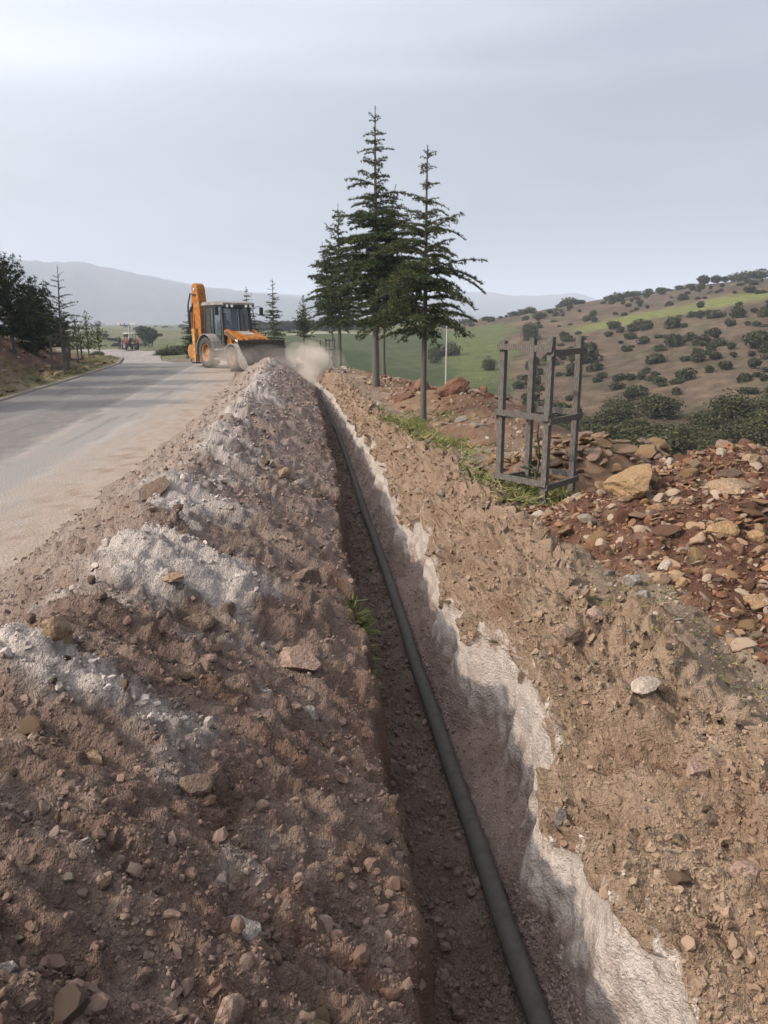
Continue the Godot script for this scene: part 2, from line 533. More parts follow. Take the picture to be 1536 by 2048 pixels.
func strip_col(u: float, p: Vector3, t: float) -> Color:
	var n: float = nz.tone.get_noise_3dv(p)
	var m: float = nz.patch.get_noise_3dv(p * 1.6)
	var f: float = nz.mid.get_noise_3dv(p * 3.0)
	var tan_ := lin(0.285, 0.192, 0.13).lerp(lin(0.375, 0.27, 0.194), clampf(0.5 + n * 0.9, 0, 1)).lerp(lin(0.24, 0.14, 0.09), sm(0.1, 0.5, m) * 0.55)
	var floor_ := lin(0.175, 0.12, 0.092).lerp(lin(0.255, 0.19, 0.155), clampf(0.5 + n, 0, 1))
	var marl := lin(0.66, 0.58, 0.53).lerp(lin(0.57, 0.475, 0.42), clampf(0.4 + m, 0, 1))
	var pink := lin(0.37, 0.27, 0.235).lerp(lin(0.27, 0.19, 0.16), clampf(0.5 + m * 1.6, 0, 1))
	if u < 1.0:
		var dust := lin(0.40, 0.325, 0.265)
		return dust.lerp(lin(0.32, 0.25, 0.20), clampf(0.5 + n, 0, 1))
	var c := floor_
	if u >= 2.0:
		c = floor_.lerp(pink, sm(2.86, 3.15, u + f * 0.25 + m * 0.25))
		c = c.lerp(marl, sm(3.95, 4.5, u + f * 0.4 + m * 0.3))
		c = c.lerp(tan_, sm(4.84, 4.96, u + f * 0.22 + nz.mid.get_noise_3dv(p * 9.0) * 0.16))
	if u > 5.9:
		var e := u - 6.0
		var grey := lin(0.34, 0.258, 0.192).lerp(lin(0.285, 0.2, 0.138), clampf(0.5 + m * 1.5, 0, 1))
		c = c.lerp(grey, sm(-0.1, 0.45, e + n * 0.2))
		var red := lin(0.185, 0.09, 0.055)
		var rr: float = table(t, [3, 5, 11, 16, 24, 40], [0.3, 0.5, 0.3, 0.75, 0.9, 0.8])
		c = c.lerp(red, sm(0.6, 1.5, e + m * 0.9) * rr * (1.0 - sm(4.0, 6.0, e)))
		var gr := lin(0.115, 0.125, 0.05)
		var patch := sm(0.0, 0.35, m + n * 0.6 + 0.5 * exp(-pow((t - 13.6) / 2.2, 2) - pow((p.x - 2.2) / 0.7, 2)) + 0.4 * exp(-pow((t - 8.6) / 1.2, 2) - pow((p.x - 2.5) / 0.6, 2)) - 0.36)
		c = c.lerp(gr, patch * 0.42)
		c = c.lerp(lin(0.20, 0.15, 0.095), sm(3.5, 5.5, e))
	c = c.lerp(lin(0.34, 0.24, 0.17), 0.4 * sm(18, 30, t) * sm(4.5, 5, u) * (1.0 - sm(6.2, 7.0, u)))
	return c

func t_rows(t0: float, t1: float, fine: float) -> PackedFloat32Array:
	var r := PackedFloat32Array()
	var t := t0
	while t < t1:
		r.append(t)
		if t < 1.2: t += 0.03
		else: t += clampf(fine * (t * t + 6.0) / 1850.0, 0.009, 0.035 + 0.0075 * t)
	r.append(t1)
	return r

func span(a: float, b: float, step: float) -> Array:
	var n := maxi(1, int(round((b - a) / step)))
	var r := []
	for i in n: r.append(lerpf(a, b, float(i) / n))
	return r

# ---------------------------------------------------------------- rocks

var ico_cache := {}
func ico(sub: int) -> Array:
	if ico_cache.has(sub): return ico_cache[sub]
	var p := (1.0 + sqrt(5.0)) / 2.0
	var v := [Vector3(-1, p, 0), Vector3(1, p, 0), Vector3(-1, -p, 0), Vector3(1, -p, 0), Vector3(0, -1, p), Vector3(0, 1, p), Vector3(0, -1, -p), Vector3(0, 1, -p), Vector3(p, 0, -1), Vector3(p, 0, 1), Vector3(-p, 0, -1), Vector3(-p, 0, 1)]
	for i in v.size(): v[i] = v[i].normalized()
	var f := [[0, 11, 5], [0, 5, 1], [0, 1, 7], [0, 7, 10], [0, 10, 11], [1, 5, 9], [5, 11, 4], [11, 10, 2], [10, 7, 6], [7, 1, 8], [3, 9, 4], [3, 4, 2], [3, 2, 6], [3, 6, 8], [3, 8, 9], [4, 9, 5], [2, 4, 11], [6, 2, 10], [8, 6, 7], [9, 8, 1]]
	for s in sub:
		var mid := {}
		var nf := []
		for t in f:
			var m := []
			for e in 3:
				var a: int = mini(t[e], t[(e + 1) % 3]); var b: int = maxi(t[e], t[(e + 1) % 3])
				var key := a * 100000 + b
				if not mid.has(key):
					v.append((v[a] + v[b]).normalized())
					mid[key] = v.size() - 1
				m.append(mid[key])
			nf.append([t[0], m[0], m[2]]); nf.append([t[1], m[1], m[0]]); nf.append([t[2], m[2], m[1]]); nf.append([m[0], m[1], m[2]])
		f = nf
	ico_cache[sub] = [v, f]
	return ico_cache[sub]

func rock(sd: int, sub: int, size: Vector3, cuts := 9, rough := 0.05, deep := 0.55) -> ArrayMesh:
	var r := RandomNumberGenerator.new()
	r.seed = sd
	var d: Array = ico(sub)
	var v: Array = d[0].duplicate()
	var planes := []
	for i in cuts:
		planes.append([Vector3(r.randfn(), r.randfn(), r.randfn()).normalized(), r.randf_range(deep, 0.88)])
	var off := Vector3(r.randf() * 50.0, r.randf() * 50.0, 0)
	for i in v.size():
		var p: Vector3 = v[i]
		for q in planes:
			var k: float = p.dot(q[0]) - q[1]
			if k > 0.0: p -= q[0] * k
		p *= 1.0 + nz.rockn.get_noise_3dv(p * 1.6 + off) * rough * 2.5 + (nz.rockn.get_noise_3dv(p * 5.0 + off) * rough if sub > 1 else 0.0)
		v[i] = Vector3(p.x * size.x, p.y * size.y, p.z * size.z)
	var out := PackedVector3Array()
	for f in d[1]:
		out.append(v[f[0]]); out.append(v[f[2]]); out.append(v[f[1]])
	var arr := []
	arr.resize(Mesh.ARRAY_MAX)
	arr[Mesh.ARRAY_VERTEX] = out
	var m := ArrayMesh.new()
	m.add_surface_from_arrays(Mesh.PRIMITIVE_TRIANGLES, arr)
	return m

var stone_meshes := []
var clod_meshes := []

func stone_at(parent: Node, p: Vector3, size: float, tones: Array, called := "stone", flat := false) -> MeshInstance3D:
	var i := rng.randi_range(0, 8) if not flat else rng.randi_range(9, 15)
	var o := MeshInstance3D.new()
	o.name = piece_name(parent, called)
	o.mesh = stone_meshes[i]
	o.material_override = M["stone_" + tones[rng.randi() % tones.size()]]
	var b := Basis.from_euler(Vector3(rng.randf_range(-0.5, 0.5), rng.randf() * TAU, rng.randf_range(-0.5, 0.5)))
	var k := size * 0.5
	o.transform = Transform3D(b.scaled_local(Vector3(k * rng.randf_range(0.85, 1.2), k * rng.randf_range(0.8, 1.1), k * rng.randf_range(0.8, 1.1))), p)
	parent.add_child(o)
	return o

func big_rock(label: String, p: Vector3, size: Vector3, tone: String, sd: int, turn: Vector3, cuts := 10, sub := 3) -> void:
	var o := MeshInstance3D.new()
	o.name = numbered("rock")
	o.mesh = rock(sd, sub, size * 0.5, cuts, 0.045, 0.5)
	o.material_override = M["stone_" + tone]
	o.transform = Transform3D(Basis.from_euler(turn), p)
	add_child(o)
	tag(o, label, "rock")

func power(lo: float, hi: float, e := 2.2) -> float:  # small ones are common
	return lo * pow(1.0 + rng.randf() * (pow(hi / lo, -e) - 1.0), -1.0 / e)

func near_t(t0: float, t1: float) -> float:  # closer ground gets more pieces
	var a := 1.0 / t0
	var b := 1.0 / t1
	return 1.0 / lerpf(a, b, rng.randf())

# ---------------------------------------------------------------- plants

func tuft_mesh(blades: int, width: float, sd: int) -> ArrayMesh:
	var r := RandomNumberGenerator.new()
	r.seed = sd
	var mb := MB.new()
	for i in blades:
		var a := TAU * i / blades + r.randf() * 0.6
		var el := r.randf_range(-0.1, 1.2)
		var d := Vector3(cos(a) * cos(el), sin(el), sin(a) * cos(el))
		var s := d.cross(Vector3(r.randfn(), r.randfn(), r.randfn())).normalized() * width
		var l := r.randf_range(0.7, 1.1)
		mb.tri(s, d * l, -s)
	return mb.mesh()

func tree(called: String, label: String, cat: String, at: Vector3, P: Dictionary, group := "") -> Node3D:
	var r := RandomNumberGenerator.new()
	r.seed = P.seed
	var root := thing(called, label, cat, at, 0.0, group)
	var H: float = P.H
	var lean: Vector3 = P.get("lean", Vector3.ZERO)
	var wob := Vector3(r.randfn() * 0.02, 0, r.randfn() * 0.02)
	var pos := func(h: float) -> Vector3:
		var k := h / H
		return Vector3(0, h, 0) + lean * k * k + wob * sin(k * 9.0) * (1.0 if H > 3 else 0.4)
	var tp := []; var tr := []
	var nseg := 16
	for i in nseg + 1:
		var k := float(i) / nseg
		tp.append(pos.call(H * k - (0.25 if i == 0 else 0.0)))
		tr.append(P.r0 * pow(1.0 - k, 0.85) * (1.25 if i == 0 else 1.0) + 0.007)
	var tk := MB.new()
	tk.tube(tp, tr, 9)
	obj("trunk", tk.mesh(), M.bark, root)
	var br := MB.new()
	var xf := []; var co := []
	var ts: float = P.tuft
	var green: Color = P.get("green", Color(0.036, 0.052, 0.028))
	var olive: Color = P.get("olive", Color(0.085, 0.085, 0.03))
	var add := func(p: Vector3, out: Vector3, sc: float) -> void:
		var up := (Vector3.UP * 0.8 + out * 0.7 + Vector3(r.randfn(), r.randfn(), r.randfn()) * 0.35).normalized()
		var side := up.cross(Vector3(r.randfn(), r.randfn(), r.randfn())).normalized()
		var s := ts * sc * r.randf_range(0.7, 1.25) * (1.0 - 0.3 * clampf((p.y / H - 0.55) * 3.0, 0.0, 1.0))
		xf.append(Transform3D(Basis(side, up, side.cross(up)) * s, p))
		co.append(green.lerp(olive, pow(r.randf(), 2.5)) * r.randf_range(0.75, 1.3))
	var h: float = P.h0
	var gold := r.randf() * TAU
	while h < H * 0.975:
		var k: float = (h - P.h0) / (H - P.h0)
		var per: int = P.per + (r.randi() % 2) - (1 if k > 0.75 else 0)
		for j in per:
			gold += 2.4 + r.randfn() * 0.3
			var d := Vector3(cos(gold), 0, sin(gold))
			var L: float = table(k, P.lk, P.lv) * r.randf_range(0.42, 1.12)
			if L < 0.04: continue
			var el := deg_to_rad(lerpf(P.el0, P.el1, k) + r.randfn() * 6.0)
			var droop: float = P.droop * r.randf_range(0.6, 1.5)
			var o: Vector3 = pos.call(h + r.randf_range(-0.06, 0.06))
			var bend_ := Vector3(-d.z, 0, d.x) * r.randfn() * 0.12
			var at_ := func(s: float) -> Vector3:
				return o + d * L * s * cos(el) + Vector3.UP * L * (tan(el) * s - droop * s * s) + bend_ * L * s * s
			var bp := []; var rr := []
			for i in 6:
				bp.append(at_.call(i / 5.0))
				rr.append((0.004 + 0.011 * L) * (1.05 - i / 5.0) + 0.002)
			br.tube(bp, rr, 4, false)
			var sp: float = P.space
			var start: float = P.get("bare", 0.1)
			var s := start
			while s <= 1.0:
				add.call(at_.call(s), d, 0.85)
				if P.get("ends", false) and s > 0.8:
					for e in 3: add.call(at_.call(s) + Vector3(r.randfn(), r.randfn(), r.randfn()) * ts * 0.5, d, 1.0)
				s += sp / L
			var side := 1.0
			s = start + 0.05
			while s < 0.97:
				side = -side
				var l2: float = P.twig * L * (1.05 - 0.8 * s) * r.randf_range(0.5, 1.1)
				if l2 > 0.05:
					var b0: Vector3 = at_.call(s)
					var dd := (Vector3(-d.z, 0, d.x) * side * 0.8 + d * 0.62).normalized()
					var e1 := b0 + dd * l2 + Vector3.UP * l2 * (r.randf_range(-0.05, 0.12) - droop * 0.55)
					br.tube([b0, e1], [0.004, 0.002], 3, false)
					var q := sp
					while q <= l2:
						add.call(b0.lerp(e1, q / l2) + Vector3(r.randfn(), r.randfn(), r.randfn()) * 0.012, dd, 0.9)
						q += sp
				s += P.get("twig_step", 0.11) / L
		h += P.step * r.randf_range(0.6, 1.35) * (1.0 + 0.9 * sm(0.45, 0.75, k) if P.get("sparse_top", true) else 1.0)
	h = lerpf(P.h0, H, 0.55)
	while h < H:
		add.call(pos.call(h), Vector3(r.randfn(), 0.4, r.randfn()).normalized(), 0.7)
		h += P.space * 0.9
	obj("branches", br.mesh(), M.twig, root)
	scatter("crown", M.tuft if not P.get("ends", false) else M.pine_tuft, M.needle, xf, co, root)
	return root

func shrub_mesh(sd: int, w: float, hgt: float, lobes: int, leaves: int, leaf: float, green := Color(0.031, 0.032, 0.018)) -> ArrayMesh:
	var r := RandomNumberGenerator.new()
	r.seed = sd
	var L := []
	for i in lobes:
		var a := r.randf() * TAU
		var q := sqrt(r.randf()) * 0.42
		var rad := r.randf_range(0.26, 0.40)
		L.append([Vector3(cos(a) * q * w * 0.5, hgt * r.randf_range(0.2, 0.62), sin(a) * q * w * 0.5), Vector3(rad * w, hgt * r.randf_range(0.25, 0.42), rad * w)])
	var mb := MB.new()
	for i in leaves:
		var l: Array = L[r.randi() % lobes]
		var d := Vector3(r.randfn(), r.randfn(), r.randfn()).normalized()
		var p: Vector3 = l[0] + d * l[1] * pow(r.randf(), 0.28) * r.randf_range(0.85, 1.12)
		if p.y < 0.0: p.y = r.randf() * 0.12 * hgt
		var n := (d + Vector3(r.randfn(), r.randfn(), r.randfn()) * 0.7).normalized()
		var s := n.cross(Vector3(r.randfn(), r.randfn(), r.randfn())).normalized()
		var u := n.cross(s)
		var k := leaf * r.randf_range(0.6, 1.5)
		mb.tint = green.lerp(green * 2.0, pow(r.randf(), 2.0)) * r.randf_range(0.7, 1.25)
		mb.tri(p - s * k, p + u * k * 1.3, p + s * k)
		mb.tri(p - u * k, p + s * k * 1.1 + n * k * 0.5, p - s * k * 0.4 + u * k * 0.6)
	return mb.mesh()

# ---------------------------------------------------------------- bodies (surface nets over joined capsules)

func body(bones: Array, cell: float, k := 0.03) -> ArrayMesh:
	var lo := Vector3(1e9, 1e9, 1e9); var hi := -lo
	for b in bones:
		var m: float = maxf(b[2], b[3]) + cell * 2.0
		for e in 2:
			lo = lo.min(b[e] - Vector3.ONE * m); hi = hi.max(b[e] + Vector3.ONE * m)
	var n := Vector3i(((hi - lo) / cell).ceil()) + Vector3i.ONE
	var f := PackedFloat32Array()
	f.resize(n.x * n.y * n.z)
	for z in n.z:
		for y in n.y:
			for x in n.x:
				var p := lo + Vector3(x, y, z) * cell
				var d := 1e9
				for b in bones:
					var ab: Vector3 = b[1] - b[0]
					var h: float = clampf((p - b[0]).dot(ab) / maxf(ab.length_squared(), 1e-9), 0.0, 1.0)
					var q: float = p.distance_to(b[0] + ab * h) - lerpf(b[2], b[3], h)
					var w := maxf(k - absf(d - q), 0.0) / k
					d = minf(d, q) - w * w * k * 0.25
				f[(z * n.y + y) * n.x + x] = d
	var id := {}
	var vs := PackedVector3Array()
	var at := func(x: int, y: int, z: int) -> float: return f[(z * n.y + y) * n.x + x]
	for z in n.z - 1:
		for y in n.y - 1:
			for x in n.x - 1:
				var sum := Vector3.ZERO; var cnt := 0
				for e in [[0, 1], [0, 2], [0, 4], [1, 3], [1, 5], [2, 3], [2, 6], [3, 7], [4, 5], [4, 6], [5, 7], [6, 7]]:
					var a := Vector3i(e[0] & 1, (e[0] >> 1) & 1, e[0] >> 2); var b := Vector3i(e[1] & 1, (e[1] >> 1) & 1, e[1] >> 2)
					var fa: float = at.call(x + a.x, y + a.y, z + a.z); var fb: float = at.call(x + b.x, y + b.y, z + b.z)
					if (fa < 0.0) != (fb < 0.0):
						sum += Vector3(a).lerp(Vector3(b), fa / (fa - fb)); cnt += 1
				if cnt:
					id[Vector3i(x, y, z)] = vs.size()
					vs.append(lo + (Vector3(x, y, z) + sum / cnt) * cell)
	var st := SurfaceTool.new()
	st.begin(Mesh.PRIMITIVE_TRIANGLES)
	for v in vs: st.add_vertex(v)
	for z in range(1, n.z - 1):
		for y in range(1, n.y - 1):
			for x in range(1, n.x - 1):
				var fa: float = at.call(x, y, z)
				for ax in 3:
					var o := Vector3i(1 if ax == 0 else 0, 1 if ax == 1 else 0, 1 if ax == 2 else 0)
					var fb: float = at.call(x + o.x, y + o.y, z + o.z)
					if (fa < 0.0) == (fb < 0.0): continue
					var u := Vector3i(o.z, o.x, o.y); var w := Vector3i(o.y, o.z, o.x)
					var c := Vector3i(x, y, z)
					var q := [id.get(c, -1), id.get(c - u, -1), id.get(c - u - w, -1), id.get(c - w, -1)]
					if q.has(-1): continue
					if fa < 0.0: q.reverse()
					for i in [0, 1, 2, 0, 2, 3]: st.add_index(q[i])
	st.generate_normals()
	return st.commit()

# ---------------------------------------------------------------- scene

func sky_panorama() -> ImageTexture:
	var W := 512; var Hh := 256
	var im := Image.create(W, Hh, false, Image.FORMAT_RGBF)
	var n := FastNoiseLite.new()
	n.seed = 77; n.frequency = 1.0; n.fractal_octaves = 4
	var sun := Vector3(sin(deg_to_rad(SUN_AZ)) * cos(deg_to_rad(SUN_EL)), sin(deg_to_rad(SUN_EL)), -cos(deg_to_rad(SUN_AZ)) * cos(deg_to_rad(SUN_EL)))
	for y in Hh:
		var el := PI * (0.5 - (y + 0.5) / Hh)
		for x in W:
			var az := TAU * (x + 0.5) / W
			var d := Vector3(sin(az) * cos(el), sin(el), -cos(az) * cos(el))
			var e := rad_to_deg(el)
			var c := Color(0.285, 0.33, 0.39).lerp(Color(0.362, 0.422, 0.53), smoothstep(0.0, 22.0, e))
			c = c.lerp(Color(0.31, 0.39, 0.57), smoothstep(22.0, 80.0, e))
			if e < 0.0: c = Color(0.30, 0.27, 0.24)
			else:
				var ang := rad_to_deg(acos(clampf(d.dot(sun), -1.0, 1.0)))
				var q := Vector3(d.x, d.y * 3.0, d.z) / (d.y + 0.35)
				var cl := n.get_noise_3d(q.x * 0.7, q.y * 2.2, q.z * 0.7)
				var glow := exp(-ang / 24.0) * 10.0 + exp(-ang / 9.0) * 4.0
				c += Color(1.0, 0.985, 0.95) * glow
				c *= 1.0 + 0.13 * cl
				c += Color(1, 0.98, 0.96) * 0.34 * maxf(0.0, n.get_noise_3d(q.x * 0.45 + 9.0, q.y * 3.5, q.z * 0.45))
			im.set_pixel(x, y, c)
	return ImageTexture.create_from_image(im)

const SUN_AZ := -101.0
const SUN_EL := 36.5

func _ready() -> void:
	# ---- camera, sky, sun, exposure
	cam = Camera3D.new()
	cam.name = "camera"
	cam.fov = 66.998
	cam.near = 0.05
	cam.far = 9000.0
	cam.position = Vector3(0, 1.9, 0)
	cam.rotation = Vector3(deg_to_rad(-13.591), deg_to_rad(-6.0256), 0)
	add_child(cam)
	cam.current = true
	var env := Environment.new()
	env.background_mode = Environment.BG_SKY
	var sm_ := PanoramaSkyMaterial.new()
	sm_.panorama = sky_panorama()
	env.sky = Sky.new()
	env.sky.sky_material = sm_
	env.tonemap_mode = Environment.TONE_MAPPER_LINEAR
	env.tonemap_exposure = 1.0
	env.sdfgi_enabled = true
	env.ssao_enabled = true
	env.ssil_enabled = true
	env.fog_enabled = true
	env.fog_density = 0.00045
	env.fog_light_color = Color(0.885, 0.922, 0.985)
	env.volumetric_fog_enabled = true
	env.volumetric_fog_density = 0.0
	var we := WorldEnvironment.new()
	we.name = "world"
	we.environment = env
	add_child(we)
	var sun := DirectionalLight3D.new()
	sun.name = "sun"
	sun.light_energy = 1.5
	sun.light_color = Color(1.0, 0.94, 0.86)
	sun.light_angular_distance = 1.2
	sun.shadow_enabled = true
	sun.rotation = Vector3(deg_to_rad(-SUN_EL), deg_to_rad(180.0 - SUN_AZ), 0)
	add_child(sun)

	rng.seed = 4242
	mk("hill", 0.025, 3, 3); mk("field", 0.12, 2, 4); mk("slow", 0.35, 2, 5)
	mk("warp", 5.0, 1, 6); mk("c1", 8.0, 1, 7, true); mk("c2", 20.0, 1, 8, true); mk("c3", 48.0, 1, 9, true)
	mk("mid", 2.2, 3, 10); mk("patch", 1.5, 3, 11); mk("tone", 2.8, 4, 12); mk("slide", 1.0, 3, 13)
	mk("lump", 2.6, 3, 14); mk("rib", 9.0, 2, 15); mk("rockn", 1.0, 2, 16)
	materials()
	M.tuft = tuft_mesh(9, 0.13, 3)
	M.pine_tuft = tuft_mesh(12, 0.10, 4)
	for i in 9: stone_meshes.append(rock(100 + i, 1, Vector3(1.0, 0.72, 0.85), 9, 0.05, 0.45))
	for i in 7: stone_meshes.append(rock(200 + i, 1, Vector3(1.1, 0.34, 0.8), 8, 0.04, 0.45))
	for i in 4: clod_meshes.append(rock(300 + i, 1, [Vector3(1.15, 0.7, 0.8), Vector3(0.9, 0.9, 0.75), Vector3(1.25, 0.6, 0.9), Vector3(1.0, 0.75, 1.0)][i], 9, 0.13, 0.35))
	land()
	road()
	heap()
	trench()
	left_bank()
	rubble()
	hills()
	pipe()
	guards()
	trees()
	hillside_shrubs()
	far_things()
	backhoe()
	loose_rocks()
	grass()
	dust()

func ground_col(x: float, t: float) -> Color:
	var d := sqrt(x * x + t * t)
	var a := rad_to_deg(atan2(x, t))
	var n: float = nz.hill.get_noise_2d(x * 0.9, t * 0.9)
	var f: float = nz.field.get_noise_2d(x * 0.8, t * 0.8)
	var brown := Color(0.135, 0.095, 0.064).lerp(Color(0.088, 0.063, 0.043), clampf(0.5 + n * 1.2, 0, 1)).lerp(Color(0.07, 0.066, 0.035), sm(0.0, 0.45, f) * 0.5)
	brown = brown * (1.0 + 0.5 * nz.field.get_noise_2d(x * 3.0, t * 3.0))
	var plain := Color(0.115, 0.125, 0.058).lerp(Color(0.15, 0.14, 0.08), clampf(0.5 + n * 1.5, 0, 1))
	var c := plain.lerp(brown, sm(9.0, 13.0, a + n * 3.0))
	var field := Color(0.052, 0.068, 0.026).lerp(Color(0.075, 0.088, 0.034), clampf(0.5 + n * 1.4 + f * 0.4, 0, 1))
	var edge := 15.0 + n * 1.2
	var infield := sm(-4.0, -3.0, a) * (1.0 - sm(edge, edge + 0.5, a)) * sm(48.0, 60.0, d) * (1.0 - sm(203.0 + n * 8.0, 209.0 + n * 8.0, d))
	c = c.lerp(field, infield)
	if a > 8.0: c = c.lerp(Color(0.10, 0.112, 0.04), infield * sm(10.5, 11.0, a + n) * sm(100, 112, d) * 0.9)
	c = c.lerp(Color(0.34, 0.33, 0.22), 0.8 * sm(203.0 + n * 8, 207.0 + n * 8, d) * (1.0 - sm(214.0 + n * 8, 219.0 + n * 8, d)) * (1.0 - sm(4, 6, a)) * sm(-4, -3, a))
	var sd: float = 166.0 + (a - 21.0) * 1.4 + n * 5.0
	c = c.lerp(Color(0.165, 0.175, 0.055), (1.0 - sm(7.0, 12.0, absf(d - sd))) * sm(18.5, 21.0, a) * 0.85)
	c = c.lerp(Color(0.12, 0.13, 0.075), sm(400, 900, d))
	if a < -12.0 and d < 70.0: c = c.lerp(Color(0.20, 0.135, 0.09), 0.6)
	c = c.lerp(Color(0.19, 0.145, 0.12), sm(-12.5, -11.5, a + n) * (1.0 - sm(-6.5, -5.5, a)) * sm(46, 50, d) * (1.0 - sm(66, 72, d)) * 0.8)
	return c

func land() -> void:
	var az := PackedFloat32Array()
	var a := -180.0
	while a < 180.01:
		az.append(a)
		a += 0.5 if a >= -50.0 and a < 55.0 else 5.0
	var rad := PackedFloat32Array()
	var r := 5.0
	while r < 4200.0:
		rad.append(r)
		r *= 1.028 if r < 400.0 else 1.07
	rad.append(4200.0)
	var v := PackedVector3Array(); var c := PackedColorArray()
	for q in rad:
		for e in az:
			var x := q * sin(deg_to_rad(e)); var t := q * cos(deg_to_rad(e))
			var y := g(x, t)
			var near := sm(-17.0, -15.5, x) * (1.0 - sm(7.6, 8.6, x)) * sm(-6.0, -5.0, t) * (1.0 - sm(44.0, 46.0, t))
			y -= (0.5 + 2.3 * (1.0 - sm(-9.0, -7.0, x))) * near
			y -= 1.6 * near * sm(-4.0, -3.0, x) * (1.0 - sm(3.0, 4.5, x)) * (1.0 - sm(38, 40, t))
			v.append(Vector3(x, y, -t)); c.append(ground_col(x, t))
	struct(grid("ground", rad.size(), az.size(), v, c, M.land, self))

const ROAD := [[-4.95, -6], [-4.95, 2], [-4.95, 10], [-4.98, 20], [-5.6, 31.7], [-6.3, 40.6], [-7.6, 48], [-9.8, 54], [-12.9, 61], [-15.3, 72], [-17.0, 84], [-20.0, 96], [-26.0, 106], [-36.0, 112], [-50.0, 116]]
var road_pts := []
func road_left(t: float) -> float:
	return table(t, [-6, 12, 21, 31.7, 40.6, 48.7, 56], [-7.72, -7.72, -7.75, -8.42, -9.1, -10.6, -13.4])

func road_col(x: float, t: float, off: float) -> Color:
	var n: float = nz.patch.get_noise_3d(x * 1.2, 0.0, t * 0.35)
	var f: float = nz.tone.get_noise_3d(x * 2.0, 5.0, t * 0.9)
	var fine: float = nz.mid.get_noise_3d(x * 5.0, 9.0, t * 2.0)
	var asphalt := Color(0.185, 0.175, 0.17).lerp(Color(0.235, 0.22, 0.21), clampf(0.5 + f * 0.8 + fine * 0.4, 0, 1))
	var c := asphalt
	if t > 52.0: return Color(0.33, 0.29, 0.265).lerp(asphalt, clampf(0.2 + n, 0, 1))
	var dust := Color(0.43, 0.345, 0.285).lerp(Color(0.35, 0.27, 0.215), clampf(0.5 + f * 1.2, 0, 1))
	var grey := Color(0.35, 0.325, 0.305)
	# tyre-polished lane between the two dust lines, then the dust apron beside the heap
	var l2: float = table(t, [0, 11, 15.6, 35, 44], [-4.1, -4.2, -4.42, -5.0, -5.4])
	c = c.lerp(grey, sm(l2 - 0.25, l2 + 0.1, x + n * 0.3) * 0.75)
	c = c.lerp(Color(0.42, 0.375, 0.34), exp(-pow((x - l2 - n * 0.08) / 0.09, 2)) * (0.55 + f))
	c = c.lerp(Color(0.34, 0.315, 0.295), 0.6 * exp(-pow((x - l2 + 1.5 - n * 0.1) / 0.25, 2)) * clampf(0.5 + fine, 0, 1))
	c = c.lerp(Color(0.45, 0.40, 0.36), exp(-pow((x + 3.36 - n * 0.12) / 0.13, 2)) * (0.7 + f))
	c = c.lerp(dust, 0.35 * clampf(0.35 + n * 1.2 + f * 0.8 + fine * 0.5, 0, 1) * sm(-6.5, -3.5, x))
	c = c.lerp(Color(0.10, 0.095, 0.095), sm(0.25, 0.5, nz.patch.get_noise_3d(x * 2.2, 30.0, t * 0.12)) * 0.35)
	c = c.lerp(dust.lerp(grey, 0.35), sm(-3.5, -3.1, x + n * 0.4 + f * 0.3))
	c = c.lerp(dust, sm(-3.1, -2.45, x + n * 0.5 + f * 0.3))
	c = c.lerp(dust, sm(24.0, 33.0, t + n * 3.0) * sm(-5.0, -3.9, x + n * 0.6) * 0.85)
	c = c.lerp(Color(0.25, 0.165, 0.115), sm(0.22, 0.42, nz.patch.get_noise_3d(x * 1.4, 20.0, t * 1.4)) * 0.6 * sm(-3.3, -2.6, x))
	c = c.lerp(Color(0.44, 0.40, 0.36), sm(-2.62, -2.70, off) * 0.85 * clampf(0.7 + n, 0, 1))
	return c

func road() -> void:
	var cv := Curve3D.new()
	for p in ROAD: cv.add_point(Vector3(p[0], 0, -p[1]))
	for i in cv.point_count:
		var a := cv.get_point_position(maxi(i - 1, 0)); var b := cv.get_point_position(mini(i + 1, cv.point_count - 1))
		var d := (b - a) / 6.0
		cv.set_point_in(i, -d); cv.set_point_out(i, d)
	cv.bake_interval = 0.2
	var L := cv.get_baked_length()
	var v := PackedVector3Array(); var c := PackedColorArray()
	var rows := 0
	var s := 0.0
	var cols := 76
	while s < L:
		var p := cv.sample_baked(s, true)
		var q := cv.sample_baked(minf(s + 0.3, L), true)
		var d := (q - p).normalized() if s < L - 0.3 else Vector3(-1, 0, -0.1)
		var n := Vector3(-d.z, 0, d.x)
		var t := -p.z
		for k in cols:
			var off := lerpf(-2.8, 3.05 if t < 33.0 else 2.85, float(k) / (cols - 1))
			var w := p + n * off
			var y := lerpf(0.0, g(w.x, -w.z) + 0.09, sm(36.0, 48.0, t))
			y += 0.012 * sm(-3.2, -2.4, w.x) * nz.mid.get_noise_3d(w.x * 2.0, 1.0, w.z * 2.0) * (1.0 - sm(36, 40, t))
			y -= 0.012 * absf(off) * 0.5
			if k == 0 or k == cols - 1: y -= 0.12
			v.append(Vector3(w.x, y, w.z)); c.append(road_col(w.x, t, off))
		rows += 1
		s += 0.12 if t < 22.0 else 0.4
	struct(grid("road", rows, cols, v, c, M.road, self))

